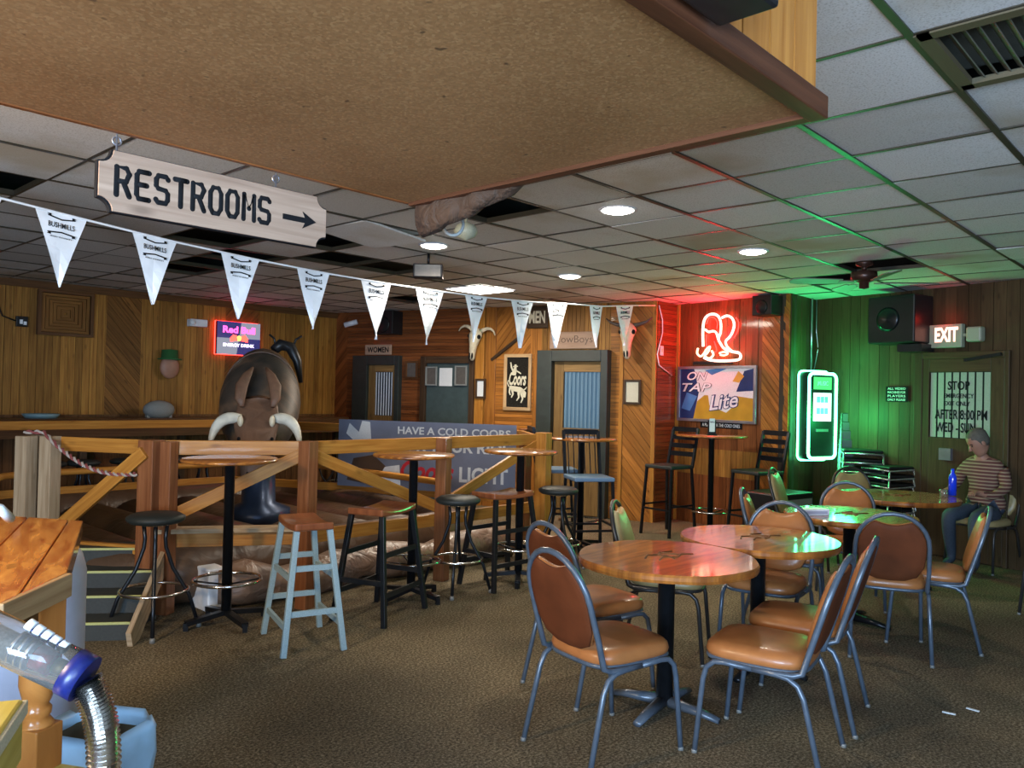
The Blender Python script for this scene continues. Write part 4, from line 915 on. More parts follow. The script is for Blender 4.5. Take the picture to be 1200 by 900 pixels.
# mechanical bull
bx, by = G(306, 7.7)
bl = root('mechanical_bull', (bx, by, 0), radians(238), 'mechanical bull covered in dark and brown cowhide with lowered white horns', 'mechanical bull')
X_, Z_ = Vector((1, 0, 0)), Vector((0, 0, 1))
def rg(x, z, ry, rz, pitch): return ((x, 0, z), ry, rz, (0, 1, 0), (-sin(pitch), 0, cos(pitch)))
MB().loft([rg(-.85, 1.52, .10, .12, 0), rg(-.80, 1.56, .20, .26, 0), rg(-.60, 1.58, .29, .37, .0), rg(-.25, 1.54, .34, .43, .02), rg(.1, 1.44, .37, .45, .08), rg(.35, 1.36, .35, .42, .2), rg(.52, 1.30, .30, .35, .45), rg(.62, 1.29, .22, .26, .6), rg(.68, 1.27, .10, .12, .7)], 28).build('body', MT['hide'], bl)
MB().loft([rg(.60, 1.46, .09, .07, .9), rg(.66, 1.42, .17, .14, .9), rg(.80, 1.27, .19, .16, 1.0), rg(.91, 1.11, .155, .14, 1.15), rg(.99, .97, .12, .11, 1.2), rg(1.03, .85, .11, .09, 1.2), rg(1.05, .81, .05, .05, 1.2)], 20).build('head', vinyl('brown_hide', (.15, .078, .045), 5, .3, .6), bl)
for s in (-1, 1):
    MB().tube([(.76+.16*t-.02*t*t, s*(.14+.23*sin(t*1.35)), 1.30+.05*sin(t*2.2)-.24*t*t) for t in [k/10 for k in range(11)]], [.045+.01*sin(pi*k/10)-.028*(k/10)**2 for k in range(11)], 14).build('horn', flat('pale_horn', (.62, .60, .50), .45, bscale=12), bl)
    MB().loft([((.50, s*.06, 1.76), .012, .01, (0, 1, 0), (1, 0, .6)), ((.56, s*.10, 1.70), .04, .02, (0, 1, 0), (1, 0, .6)), ((.63, s*.14, 1.60), .055, .025, (0, 1, 0), (1, 0, .6)), ((.70, s*.15, 1.48), .045, .02, (0, 1, 0), (1, 0, .6)), ((.73, s*.13, 1.41), .02, .015, (0, 1, 0), (1, 0, .6))], 12).build('ear', MT['hidebrown'], bl)
    MB().ell((.95, s*.135, 1.14), (.022, .014, .018)).build('eye', MT['ink'], bl); MB().ell((.86, s*.13, 1.29), (.03, .025, .05)).build('horn_root_hair', MT['bone'], bl)
    MB().ell((1.08, s*.045, .86), (.02, .02, .025)).build('nostril', MT['ink'], bl)
MB().ring((0, 0, 0), 1, .02, 40, 8).build('bull_rope', MT['brown'], bl).matrix_local = Matrix.Translation((-.05, 0, 1.48)) @ Matrix.Rotation(pi/2, 4, 'Y') @ Matrix.Diagonal((.445, .357, .6, 1))
MB().tube([(-.35, .1, 1.96), (-.38, .16, 2.02), (-.42, .26, 2.0), (-.42, .33, 1.86), (-.40, .37, 1.64)], [.05, .06, .06, .045, .02], 10).build('tail', MT['black'], bl)
MB().tube([(-.36, .12, 1.98), (-.37, .10, 2.08), (-.38, .05, 2.12)], .012, 6).tube([(-.42, .28, 1.99), (-.42, .31, 2.08), (-.42, .37, 2.12)], .012, 6).build('tail_tuft', MT['black'], bl)
MB().lathe([(.30, .28), (.30, .42), (.16, .48), (.14, 1.05), (.2, 1.1)], 24).build('pedestal', flat('blue_metal', (.03, .05, .10), .3, metal=.5), bl)
# steps
st = root('rubber_steps', (1.82, 5.25, 0), radians(-38)-pi/2+radians(90), 'short flight of black rubber steps with yellow edges at the pen entry', 'steps')
for k in range(4):
    MB().bb(-.42, .30, k*.22, k*.22+.24, 0, .11*(k+1)).build('tread', MT['treadblk'], st); MB().bb(-.42, .30, k*.22-.006, k*.22+.006, .11*(k+1)-.012, .11*(k+1)+.003).build('nosing', MT['nosing'], st)
MB().bar((.34, -.14, .02), (.34, .90, .52), .03, .16).build('stringer', WD['weath'], st)
o = MB().prism([(-.07, -.14), (.07, -.14), (.07, .14), (-.07, .14)], 0, .30).build('white_block', MT['white'], loc=(2.75, 5.45, 0), bevel=.01); tag(o, 'white block standing under the pen fence beside the brown post', 'block')
# ================================================================== STOOLS AND TABLES
def pub_table(loc, label, r=.31, z=1.06, ring=.27):
    t = root('pub_table', (*loc, 0), random.uniform(0, 1.5), label, 'table', 'tall pub tables')
    MB().lathe([(0, z-.026), (r-.02, z-.026), (r, z-.02), (r+.003, z-.010), (r-.006, z), (0, z)], 40).build('tabletop', WD['top'], t)
    MB().lathe([(.033, .06), (.033, z-.05), (.10, z-.045), (.10, z-.036)], 20).build('column', MT['blackm'], t)
    MB().ring((0, 0, .29), ring*.8, .011, 36, 8).build('foot_ring', MT['chrome'], t)
    mb = MB()
    for k in range(4):
        a = k*pi/2; mb.tube([(.03*cos(a), .03*sin(a), .26), (ring*.8*cos(a), ring*.8*sin(a), .29)], .007, 6)
    mb.build('ring_spoke', MT['blackm'], t)
    for k in range(4):
        a = k*pi/2+.5; MB().bar((.02*cos(a), .02*sin(a), .075), (.27*cos(a), .27*sin(a), .045), .045, .03).bb(.27*cos(a)-.015, .27*cos(a)+.015, .27*sin(a)-.015, .27*sin(a)+.015, 0, .05).build('base_arm', MT['blackm'], t)
    return t
pub_table(G(272, 5.35), 'tall round pub table between the first cushioned stool and the pale blue lit wooden stool', z=1.10)
pub_table(G(487, 6.1), 'tall round pub table behind the near saddle seat stool', z=1.10)
pub_table(G(612, 6.75), 'tall round pub table behind the far saddle seat stool at the fence end', z=1.10)
pub_table(G(683, 8.25), 'tall round pub table in front of the cowboys door', r=.36, z=1.14)
pub_table(G(835, 9.15), 'tall round pub table under the tap mirror with a card holder', r=.40, z=1.16)
def round_stool(loc, label, z=.76, r=.175):
    t = root('cushioned_stool', (*loc, 0), random.uniform(0, 1), label, 'stool', 'round cushioned stools')
    MB().lathe([(0, z-.06), (r-.02, z-.06), (r, z-.045), (r+.005, z-.025), (r-.03, z-.004), (0, z+.002)], 32).build('seat', MT['cushion'], t)
    MB().lathe([(.09, z-.075), (.09, z-.06)], 20).build('swivel_plate', MT['chrome'], t)
    for k in range(4):
        a = k*pi/2+.4; P = [(.07, z-.07), (.06, z-.16), (.065, z-.22), (.11, z-.36), (.21, .22), (.27, .02)]
        l = MB().tube([(q*cos(a), q*sin(a), h_) for q, h_ in P], .013, 8).build('leg', MT['blackm'], t)
        MB().lathe([(.017, 0), (.017, .022), (.012, .03)], 10, (.275*cos(a), .275*sin(a), 0)).build('foot_tip', MT['tip'], l)
    MB().ring((0, 0, .26), .205, .010, 36, 8).build('foot_ring', MT['chrome'], t)
    return t
s_ = round_stool(G(187, 5.15), 'black cushioned round stool leftmost by the pen entry post', .755)
def place_dup(src, loc, rz, label): return dup(src, (*loc, 0), rz, label)
place_dup(s_, G(540, 6.35), .3, 'black cushioned round stool between the two saddle seat stools')
place_dup(s_, G(657, 7.15), .8, 'black cushioned round stool right of the pen fence end post')
def wood_stool(loc, rz, label, z=.74, legm=None, saddle=False, grp=None, long=0):
    t = root('saddle_stool' if saddle else 'wooden_stool', (*loc, 0), rz, label, 'stool', grp)
    a, b = (.23, .15) if saddle else (.17+long, .14-long*.3)
    mb = MB(); nx_, ny_ = 10, 6; vs = []; fs = []
    for s in (0, 1):
        for i in range(nx_+1):
            for j in range(ny_+1):
                x = (i/nx_-.5)*2; y = (j/ny_-.5)*2; top = (z-.012+.022*x*x-.0*y) if s else z-.045+(.008*x*x)
                vs.append((x*a, y*b*(1-.06*x*x), top))
    K = (nx_+1)*(ny_+1); I = lambda s, i, j: s*K+i*(ny_+1)+j
    for i in range(nx_):
        for j in range(ny_):
            fs.append((I(1, i, j), I(1, i+1, j), I(1, i+1, j+1), I(1, i, j+1))); fs.append((I(0, i, j), I(0, i, j+1), I(0, i+1, j+1), I(0, i+1, j)))
    for i in range(nx_): fs += [(I(0, i, 0), I(0, i+1, 0), I(1, i+1, 0), I(1, i, 0)), (I(0, i+1, ny_), I(0, i, ny_), I(1, i, ny_), I(1, i+1, ny_))]
    for j in range(ny_): fs += [(I(0, 0, j+1), I(0, 0, j), I(1, 0, j), I(1, 0, j+1)), (I(0, nx_, j), I(0, nx_, j+1), I(1, nx_, j+1), I(1, nx_, j))]
    mb.add(vs, fs, False, [(v[0], v[1]) for v in vs]); mb.build('seat', WD['stool'], t, bevel=.012, seg=3)
    T = lambda sx, sy, h_: (sx*(a-.035+.085*(1-h_/z)), sy*(b-.03+.085*(1-h_/z)), h_)
    lm = legm or MT['black']
    for sx in (-1, 1):
        for sy in (-1, 1): MB().bar(T(sx, sy, z-.04), T(sx, sy, .0), .034, .034, (1, 0, 0)).build('leg', lm, t, bevel=.003)
    for sy in (-1, 1):
        for h_ in (.16, .44) if not saddle else (.20, .46): MB().bar(T(-1, sy, h_), T(1, sy, h_), .018, .034).build('stretcher', lm, t)
    for sx in (-1, 1):
        for h_ in (.24, .50) if not saddle else (.28,): MB().bar(T(sx, -1, h_), T(sx, 1, h_), .018, .034).build('stretcher', lm, t)
    return t
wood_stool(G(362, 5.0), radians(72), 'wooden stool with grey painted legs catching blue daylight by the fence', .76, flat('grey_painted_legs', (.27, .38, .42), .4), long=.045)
sd = wood_stool(G(452, 5.65), radians(20), 'saddle seat stool with dark red seat and black legs in front of the fence', .76, None, True, 'saddle seat stools')
place_dup(sd, G(592, 6.65), radians(-2), 'saddle seat stool with black legs farther along near the banner end')
# ladder back bar chairs
def bar_chair(loc, rz, label, grp='dark high bar chairs', spindles=False, seatm=None, z=.80):
    t = root('bar_chair', (*loc, 0), rz, label, 'chair', grp); s = .20; m = MT['blackm']
    MB().bb(-s, s, -s, s, z-.04, z).build('seat', seatm or MT['cushion'], t, bevel=.012, seg=3)
    for sx, sy in ((1, 1), (1, -1), (-1, 1), (-1, -1)):
        P = [(sx*(s-.02), sy*(s-.02), z-.04), (sx*(s+.03), sy*(s+.01), 0)]
        MB().bar(P[0], P[1], .026, .026, (1, 0, 0)).build('leg', m, t)
    for sy in (-1, 1): MB().bar((-s+.01, sy*(s-.02), z-.03), (-s-.09, sy*(s-.02), z+.42), .028, .028, (1, 0, 0)).build('back_post', m, t)
    if spindles:
        MB().bar((-s-.09, -s+.02, z+.41), (-s-.09, s-.02, z+.41), .03, .05).build('top_rail', m, t)
        for k in range(6): y = -s+.06+k*.056; MB().bar((-s+.0, y, z+.0), (-s-.085, y, z+.40), .008, .010, (1, 0, 0)).build('spindle', m, t)
    else:
        for k in range(4): h_ = z+.12+k*.095; MB().bar((-s-.09*(h_-z)/.42, -s+.02, h_), (-s-.09*(h_-z)/.42, s-.02, h_), .012, .055).build('back_slat', m, t)
    for sx in (-1, 1): MB().bar((sx*(s+.01), -s+.01, .30), (sx*(s+.01), s-.01, .30), .016, .02).build('foot_rail', m, t)
    for sy in (-1, 1): MB().bar((-s, sy*(s-.005), .34), (s, sy*(s-.005), .34), .016, .02).build('foot_rail', m, t)
    return t
def aim(px, d, tx, ty): g_ = G(px, d); return atan2(ty-g_[1], tx-g_[0])
bc = bar_chair(G(786, 9.25), radians(172), 'dark ladder back bar chair at the left of the table under the tap mirror', z=.80)
place_dup(bc, G(889, 8.8), radians(163), 'dark ladder back bar chair at the right of the table under the tap mirror')
sc_ = bar_chair(G(692, 7.75), radians(235), 'dark spindle back bar chair with blue grey seat before the cowboys door', 'spindle back bar chairs', True, flat('blue_grey_seat', (.12, .2, .3), .4), z=.80)
place_dup(sc_, G(655, 8.5), radians(-40), 'dark spindle back bar chair half hidden behind the pen end post')
# far stools under the ledge
src = None
for k, px in enumerate([60, 100, 150, 205, 240, 370, 400]):
    p = onY(px, 9.65); loc = (p.x, p.y)
    if src is None:
        src = round_stool(loc, 'dark round stool under the drink ledge, first from the left', .72); src['group'] = 'stools under the drink ledge'; src.name = 'ledge_stool'
    else: dup(src, (*loc, 0), k*.4)['label'] = f"dark round stool under the drink ledge, {['', 'second', 'third', 'fourth', 'fifth', 'sixth', 'seventh'][k]} from the left"
# ---- banquet chairs
def arc(cx, cz, r, a0, a1, n=6): return [(cx+r*cos(radians(a0+(a1-a0)*k/n)), cz+r*sin(radians(a0+(a1-a0)*k/n))) for k in range(n+1)]
def banquet(name, frame, padf, padb):
    t = root(name, (0, 0, 0)); hw = .205
    for sy in (-1, 1):
        # inverted U side frame split into front and rear legs
        y = sy*(hw+.012)
        fr = [(.245, 0, y+sy*.01), (.215, .33, y), (.20, .385, y), (.165, .415, y), (.12, .42, y), (.0, .415, y)]
        re = [(-.295, 0, y+sy*.01), (-.215, .33, y), (-.19, .38, y), (-.15, .405, y), (-.1, .412, y), (.0, .415, y)]
        for nm, P in (('leg', fr), ('leg', re)):
            l = MB().tube([(a, c, b) for a, b, c in P], .0125, 8).build(nm, frame, t)
            a, b, c = P[0]; MB().lathe([(.0135, 0), (.0135, .012), (.012, .016)], 10, (a, c, 0)).build('foot_tip', MT['tip'], l)
    # seat pad
    mb = MB(); P = []
    for k in range(40):
        a = 2*pi*k/40; ca, sa = cos(a), sin(a); e_ = 2/4.2
        P.append((.225*abs(ca)**e_*(1 if ca > 0 else -1)+.01, (.215-.012*(ca < 0)*abs(ca))*abs(sa)**e_*(1 if sa > 0 else -1)))
    rg_ = []; vs = []; fs = []; prof = [(.93, .428), (.99, .435), (1.01, .452), (.985, .475), (.92, .489), (.7, .497), (.35, .501)]
    for s, h_ in prof:
        for p in P: vs.append((p[0]*s, p[1]*s, h_))
    n = 40
    for i in range(len(prof)-1):
        for k in range(n): fs.append((i*n+k, i*n+(k+1) % n, (i+1)*n+(k+1) % n, (i+1)*n+k))
    fs += [tuple(range(n-1, -1, -1)), tuple((len(prof)-1)*n+k for k in range(n))]
    mb.add(vs, fs, True, [(v[0], v[1]) for v in vs]); mb.build('seat', padf, t)
    MB().tube([(p[0]*.97, p[1]*.97, .425) for p in P], .011, 6, closed=True).build('seat_frame', frame, t)
    # hoop back: coordinates (y, h) on the reclined plane
    def bp(y, h_, off=0): return Vector((-.205-.30*(h_-.43)/1.0-off*.96, y, h_-off*.28))
    hoop = [(-hw-.0, .43), (-hw-.004, .55), (-hw+.0, .68)]
    hoop += [(-.205*cos(a), .70+.205*sin(a)) for a in [pi*k/12 for k in range(13)]]+[(hw, .68), (hw+.004, .55), (hw, .43)]
    H3 = [bp(y, h_) for y, h_ in hoop]
    H3 = [Vector((.06, -hw-.01, .415)), Vector((-.10, -hw-.01, .415)), Vector((-.17, -hw-.01, .418))]+H3+[Vector((-.17, hw+.01, .418)), Vector((-.10, hw+.01, .415)), Vector((.06, hw+.01, .415))]
    MB().tube(H3, .0135, 8).build('back_frame', frame, t)
    # pad
    out = [(0, .482), (-.08, .488), (-.145, .515), (-.182, .58), (-.190, .66)]+[(-.190*cos(a), .70+.186*sin(a)) for a in [radians(x) for x in (4, 16, 28, 40, 50, 57)]]
    top = [(-.085, .851), (-.06, .843), (-.03, .836), (0, .834)]
    left = out+top; right = [(-y, h_) for y, h_ in left[::-1][1:-1]]; poly = left+right
    cy, ch = 0, .67
    def pad(y0, y1, m, nm, bulge):
        mb = MB(); vs = []; fs = []; lay = [(1, y0), (1, y0+(y1-y0)*.5), (.965, y1-(y1-y0)*.1), (.8, y1+bulge*.8), (.3, y1+bulge*1.3)]; n = len(poly)
        for s, o in lay:
            for y, h_ in poly: vs.append(bp(y*s, ch+(h_-ch)*s, -o))
        for i in range(len(lay)-1):
            for k in range(n): fs.append((i*n+k, i*n+(k+1) % n, (i+1)*n+(k+1) % n, (i+1)*n+k))
        fs += [tuple(range(n-1, -1, -1)), tuple((len(lay)-1)*n+k for k in range(n))]
        mb.add(vs, fs, True, [(v[1], v[2]) for v in vs]); return mb.build(nm, m, t)
    pad(0, .028, padf, 'backrest', .010); pad(0, -.012, padb, 'backrest_shell', -.003)
    return t
bq = banquet('banquet_chair', MT['frame'], MT['vinyl'], MT['vinylback'])
bd_ = banquet('banquet_chair', MT['darkframe'], MT['olive'], MT['olive'])
def put(src, loc, deg, label, first=[]):
    if src in first: o = dup(src, (*loc, 0), radians(deg))
    else: first.append(src); o = src; o.location = (*loc, 0); o.rotation_euler = (0, 0, radians(deg))
    tag(o, label, 'chair', 'tan banquet chairs around the round tables'); return o
put(bq, (2.98, 2.13), -12, 'tan banquet chair nearest the camera seen from behind')
put(bq, (3.52, 2.62), -12, 'tan banquet chair directly behind the nearest one on its left')
put(bq, (3.46, 1.60), 100, 'tan banquet chair nearest on the right side, side on with glossy seat')
put(bq, (4.03, 1.68), 102, 'tan banquet chair parallel behind the side-on one with glossy seat')
put(bd_, (4.34, 2.66), -66, 'olive banquet chair on dark legs behind the front table')
put(bq, (4.72, 2.18), 190, 'tan banquet chair facing the camera behind the second table')
put(bq, (5.68, 2.46), -70, 'tan banquet chair seen edge on between second table and ladder back chair')
put(bq, (5.42, 1.70), 22, 'tan banquet chair with a wide back in front of the third table')
put(bq, (6.44, 2.30), 205, 'tan banquet chair facing the camera behind the third table')
put(bq, (5.84, 1.57), 106, 'tan banquet chair turned side on with green glow on its backrest top')
put(bd_, (7.55, 3.10), -80, 'dark banquet chair behind the far table left of the stack') 
put(bd_, (8.15, 2.75), -130, 'dark banquet chair behind the far table nearest the stack')
put(bd_, (6.95, .95), 115, 'dark banquet chair at the right edge beside the seated man')
# ---- round tables
def round_table(loc, label, r=.45, z=.77, wavy=.0, card=False):
    t = root('round_table', (*loc, 0), random.uniform(-.2, .2), label, 'table', 'round varnished tables')
    n = 64; mb = MB(); vs = []; fs = []
    prof = [(.93, z-.045), (.985, z-.04), (1.0, z-.026), (1.0, z-.010), (.985, z), (.6, z), (.0, z)]
    for s, h_ in prof:
        for k in range(n):
            a = 2*pi*k/n; q = r*(1+wavy*(sin(8*a)+.4*sin(3*a+1)))*s; vs.append((q*cos(a), q*sin(a), h_))
    for i in range(len(prof)-1):
        for k in range(n): fs.append((i*n+k, i*n+(k+1) % n, (i+1)*n+(k+1) % n, (i+1)*n+k))
    fs.append(tuple(range(n-1, -1, -1))); mb.add(vs, fs, False, [(v[0], v[1]) for v in vs]); mb.build('tabletop', WD['top'], t)
    MB().lathe([(.042, .05), (.042, z-.06), (.16, z-.05), (.16, z-.046)], 24).build('column', MT['blackm'], t)
    for k in range(4):
        a = k*pi/2+.1-YAW*0
        MB().loft([((.03*cos(a), .03*sin(a), .045), .032, .03, (-sin(a), cos(a), 0), (0, 0, 1)), ((.2*cos(a), .2*sin(a), .032), .027, .02, (-sin(a), cos(a), 0), (0, 0, 1)), ((.29*cos(a), .29*sin(a), .016), .022, .014, (-sin(a), cos(a), 0), (0, 0, 1))], 10).build('base_arm', MT['frame'] if loc[0] < 4 else MT['blackm'], t)
    # burnt-in brand of a rider in the middle
    mb = MB()
    for q in ([(-.14, .04), (-.06, .08), (0, .04), (.05, .08), (.13, .05)], [(-.12, -.03), (-.04, .0), (.02, -.05), (.10, -.02), (.15, -.06)], [(-.02, .07), (.0, .0), (-.03, -.06)], [(.05, .07), (.07, -.03)]):
        mb.tube([(x, y, z+.0005) for x, y in q], .005, 5)
    mb.build('branded_mark', WD['brown'], t)
    return t
round_table((3.52, 2.16), 'round varnished table nearest the camera with red neon reflection', wavy=.008)
round_table((4.42, 2.10), 'second round varnished table with red and green reflections')
round_table((5.86, 2.10), 'third round varnished table with a condiment card on it')
round_table((7.38, 2.25), 'farthest round table where the man sits', r=.50)
# items on tables
def card_holder(loc, rz, z, label):
    r = root('card_holder', (*loc, z), rz, label, 'card holder'); MB().bb(-.05, .05, -.04, .04, 0, .02).build('base', MT['black'], r); MB().bb(-.045, .045, -.01, .01, .02, .17).build('holder', MT['black'], r); MB().bb(-.032, .03, -.014, -.010, .04, .19).build('card', MT['paper'], r)
    text('MENU', 'lettering', MT['ink'], r, 0, .15, .05, .018, -.0145)
card_holder(G(835, 9.02), -.75, 1.16, 'black card holder with white cards on the table under the tap mirror')
r = root('condiment_rack', (5.60, 2.26, .77), -.6, 'flat glowing green napkin box on the third round table', 'napkin holder'); MB().bb(-.10, .10, -.05, .05, 0, .045).build('box', MT['white'], r, bevel=.006); MB().bb(-.08, .08, -.052, -.05, .012, .032).build('slot', MT['grey'], r)
o = MB().lathe([(0, 0), (.033, 0), (.033, .15), (.028, .175), (.013, .20), (.013, .235), (.0, .235)], 20).build('blue_bottle', MT['bluebottle'], loc=(*G(1118, 7.05), .77)); tag(o, 'tall blue aluminium bottle on the far table before the seated man', 'bottle')
o = MB().lathe([(0, 0), (.03, 0), (.034, .06), (.031, .06), (.028, .006), (0, .006)], 18).build('shot_glass', MT['clear'], loc=(*G(1108, 6.95), .77)); tag(o, 'small clear glass left of the blue bottle', 'glass')
o = MB().bb(-.03, .03, -.02, .02, 0, .01).build('paper_scrap', MT['paper'], loc=(*G(1112, 7.3), .77)); tag(o, 'scrap of white paper behind the blue bottle', 'paper')
# equipment case under the jukebox
cs = root('equipment_case', (8.05, 3.62, 0), -.2, 'black floor speaker case with green lit top below the jukebox', 'speaker'); MB().bb(-.3, .3, -.22, .22, 0, .62).build('cabinet', MT['black'], cs, bevel=.015); MB().bb(-.26, .26, -.228, -.222, .06, .56).build('grille', MT['stone'], cs)
# stacked chairs
def stack_chair():
    t = root('stacked_chair', (0, 0, 0))
    MB().bb(-.19, .19, -.2, .2, .42, .45).build('seat', MT['black'], t, bevel=.015)
    fm = flat('chrome_green', (.5, .5, .48), .25, metal=.8)
    for sy in (-1, 1): MB().tube([(.22, sy*.21, 0), (.19, sy*.2, .40), (-.15, sy*.2, .415), (-.2, sy*.2, .45), (-.28, sy*.19, .84)], .011, 7).build('side_frame', fm, t); MB().tube([(-.24, sy*.21, 0), (-.12, sy*.2, .41)], .011, 7).build('leg', fm, t)
    MB().tube([(.195, -.2, .405), (.205, 0, .41), (.195, .2, .405)], .011, 7).build('front_rail', fm, t)
    MB().bar((-.275, -.18, .76), (-.275, .18, .76), .02, .17).build('backrest', MT['black'], t, bevel=.008)
    return t
ORD = ['topmost with its back in view', 'second from top', 'third from top', 'fourth from top', 'fifth from top', 'sixth from top', 'bottom one']
sk = stack_chair(); px_, py_ = 8.85, 3.25
base = G(1008, 8.85)
for k in range(7):
    if k == 0: sk.location = (*base, 0); sk.rotation_euler = (0, 0, radians(205)); o = sk
    else: o = dup(sk, (base[0]+.012*k, base[1], .10*k), radians(205))
    tag(o, 'metal framed dark chair in the stack beside the jukebox, '+ORD[6-k], 'chair', 'stacked chairs beside the jukebox')
base2 = G(1043, 8.6)
for k in range(6):
    o = dup(sk, (base2[0]+.01*k, base2[1], .09*k), radians(150)); tag(o, 'dark chair in the right hand shadowed stack, '+ORD[5-k], 'chair', 'second chair stack')
# ================================================================== THE MAN
px_, py_ = G(1158, 7.75); mr = root('person', (px_, py_, 0), radians(165), 'grey haired man in striped sweater and jeans seated looking down', 'person')
dcx = dup(bd_, (px_-.07, py_+.02, 0), radians(165)); tag(dcx, 'dark banquet chair under the seated man', 'chair', 'tan banquet chairs around the round tables')
V = [(0, 0, .56, .15, .13), (.02, 0, .72, .155, .13), (.05, 0, .90, .17, .12), (.07, 0, 1.0, .12, .09), (.10, 0, 1.07, .06, .06), (.14, 0, 1.13, .05, .055),  # 0-5
     (.06, .17, .97, .075, .07), (.10, .235, .80, .055, .055), (.30, .20, .72, .042, .042), (.40, .14, .76, .03, .03),   # 6-9 left arm
     (.06, -.17, .97, .075, .07), (.08, -.25, .80, .055, .055), (.26, -.22, .72, .042, .042), (.38, -.15, .76, .03, .03),  # 10-13
     (.06, .10, .54, .11, .10), (.46, .13, .52, .07, .075), (.47, .14, .28, .055, .06), (.45, .14, .09, .04, .042), (.56, .15, .045, .04, .035),
     (.06, -.10, .54, .11, .10), (.44, -.13, .52, .07, .075), (.38, -.14, .28, .055, .06), (.34, -.14, .09, .04, .042), (.45, -.15, .045, .04, .035)]
Ed = [(0, 1), (1, 2), (2, 3), (3, 4), (4, 5), (3, 6), (6, 7), (7, 8), (8, 9), (3, 10), (10, 11), (11, 12), (12, 13), (0, 14), (14, 15), (15, 16), (16, 17), (17, 18), (0, 19), (19, 20), (20, 21), (21, 22), (22, 23)]
for w_, sy in ((9, 1), (13, -1)):   # fingers and thumb
    wx, wy, wz = V[w_][:3]
    V.append((wx+.055, wy-sy*.01, wz-.002, .026, .018)); pi_ = len(V)-1; Ed.append((w_, pi_))
    for q in range(4):
        V.append((wx+.10+.004*(q in (1, 2)), wy-sy*.01+(q-1.5)*.017, wz-.008, .0085, .0085)); a_ = len(V)-1; V.append((wx+.128, wy-sy*.01+(q-1.5)*.018, wz-.026, .007, .007)); Ed += [(pi_, a_), (a_, a_+1)]
    V.append((wx+.05, wy-sy*.045, wz+.002, .009, .009)); V.append((wx+.08, wy-sy*.055, wz-.006, .008, .008)); Ed += [(w_, len(V)-2), (len(V)-2, len(V)-1)]
me = bpy.data.meshes.new('body'); me.from_pydata([v[:3] for v in V], Ed, []); ob = bpy.data.objects.new('body', me); COL.objects.link(ob)
sm_ = ob.modifiers.new('skin', 'SKIN'); sm_.use_smooth_shade = True
for i, v in enumerate(V): me.skin_vertices[0].data[i].radius = (v[3], v[4])
me.skin_vertices[0].data[0].use_root = True
ob.modifiers.new('sub', 'SUBSURF').levels = 1
bpy.context.view_layer.update()
bm_ = bpy.data.meshes.new_from_object(ob.evaluated_get(bpy.context.evaluated_depsgraph_get())); bpy.data.objects.remove(ob)
def stripes():
    m, nt, b = mat('striped_sweater'); L = nt.links.new
    t = N(nt, 'ShaderNodeTexCoord'); w = N(nt, 'ShaderNodeTexWave', i_Scale=9.5, i_Distortion=.6); w.bands_direction = 'Z'; L(t.outputs['Object'], w.inputs['Vector'])
    L(ramp(nt, w.outputs[0], [(.25, (.10, .035, .028)), (.5, (.14, .055, .04)), (.75, (.22, .14, .09)), (.92, (.30, .22, .14))]).outputs[0], b.inputs['Base Color']); b.inputs['Roughness'].default_value = .9
    return m
for m in (stripes(), MT['jeans'], MT['skin'], MT['shoe']): bm_.materials.append(m)
for p in bm_.polygons:
    c = p.center; p.use_smooth = True
    if c.z < .07 and c.x > .2: p.material_index = 3
    elif (c.z < .62 and c.x > .08) or c.z < .58: p.material_index = 1
    elif c.z > 1.055 or (c.x > .385 and c.z > .69): p.material_index = 2
    else: p.material_index = 0
bm_.name = 'body'; ob = bpy.data.objects.new('body', bm_); COL.objects.link(ob); ob.parent = mr
hd = root('x', (0, 0, 0)); bpy.data.objects.remove(hd)
HM = Matrix.Translation((.165, 0, 1.215)) @ Matrix.Rotation(radians(-34), 4, 'Z') @ Matrix.Rotation(radians(34), 4, 'Y')
mb = MB(); rgs = []
for z, rx, ry, cx in [(-.125, .025, .025, .045), (-.115, .05, .045, .03), (-.08, .075, .06, .015), (-.04, .088, .068, .008), (0, .095, .073, .0), (.04, .098, .076, -.004), (.08, .09, .07, -.008), (.11, .06, .05, -.01), (.125, .02, .02, -.01)]:
    rgs.append(((cx, 0, z), rx, ry, (1, 0, 0), (0, 1, 0)))
mb.loft(rgs, 20); mb.loft([((.085, 0, .02), .008, .01, (1, 0, 0), (0, 1, 0)), ((.10, 0, -.01), .014, .014, (1, 0, 0), (0, 1, 0)), ((.108, 0, -.03), .018, .018, (1, 0, 0), (0, 1, 0)), ((.092, 0, -.04), .008, .01, (1, 0, 0), (0, 1, 0))], 10)
for s in (-1, 1): mb.ell((-.005, s*.076, -.01), (.018, .008, .03), 10, 8)
o = mb.build('head', MT['skin'], mr); o.matrix_local = HM
mb = MB()
for s in (-1, 1): mb.ell((.084, s*.030, .008), (.008, .011, .006), 8, 6); mb.tube([(.088, s*.015, .024), (.088, s*.032, .028), (.08, s*.048, .022)], .004, 5)
o = mb.build('eyes', MT['ink'], mr); o.matrix_local = HM
o = MB().tube([(.080, -.024, -.065), (.088, 0, -.062), (.080, .024, -.065)], .005, 6).build('mouth', flat('lips', (.30, .12, .09), .5), mr); o.matrix_local = HM
mb = MB(); rgs = [((-.030, 0, -.055), .055, .055, X_, (0, 1, 0)), ((-.024, 0, -.02), .082, .079, X_, (0, 1, 0)), ((-.018, 0, .03), .092, .083, X_, (0, 1, 0)), ((-.014, 0, .07), .097, .082, X_, (0, 1, 0)), ((-.014, 0, .105), .080, .065, X_, (0, 1, 0)), ((-.014, 0, .130), .035, .03, X_, (0, 1, 0)), ((-.014, 0, .134), .01, .01, X_, (0, 1, 0))]
o = mb.loft(rgs, 18).build('hair', MT['hair'], mr); o.matrix_local = HM
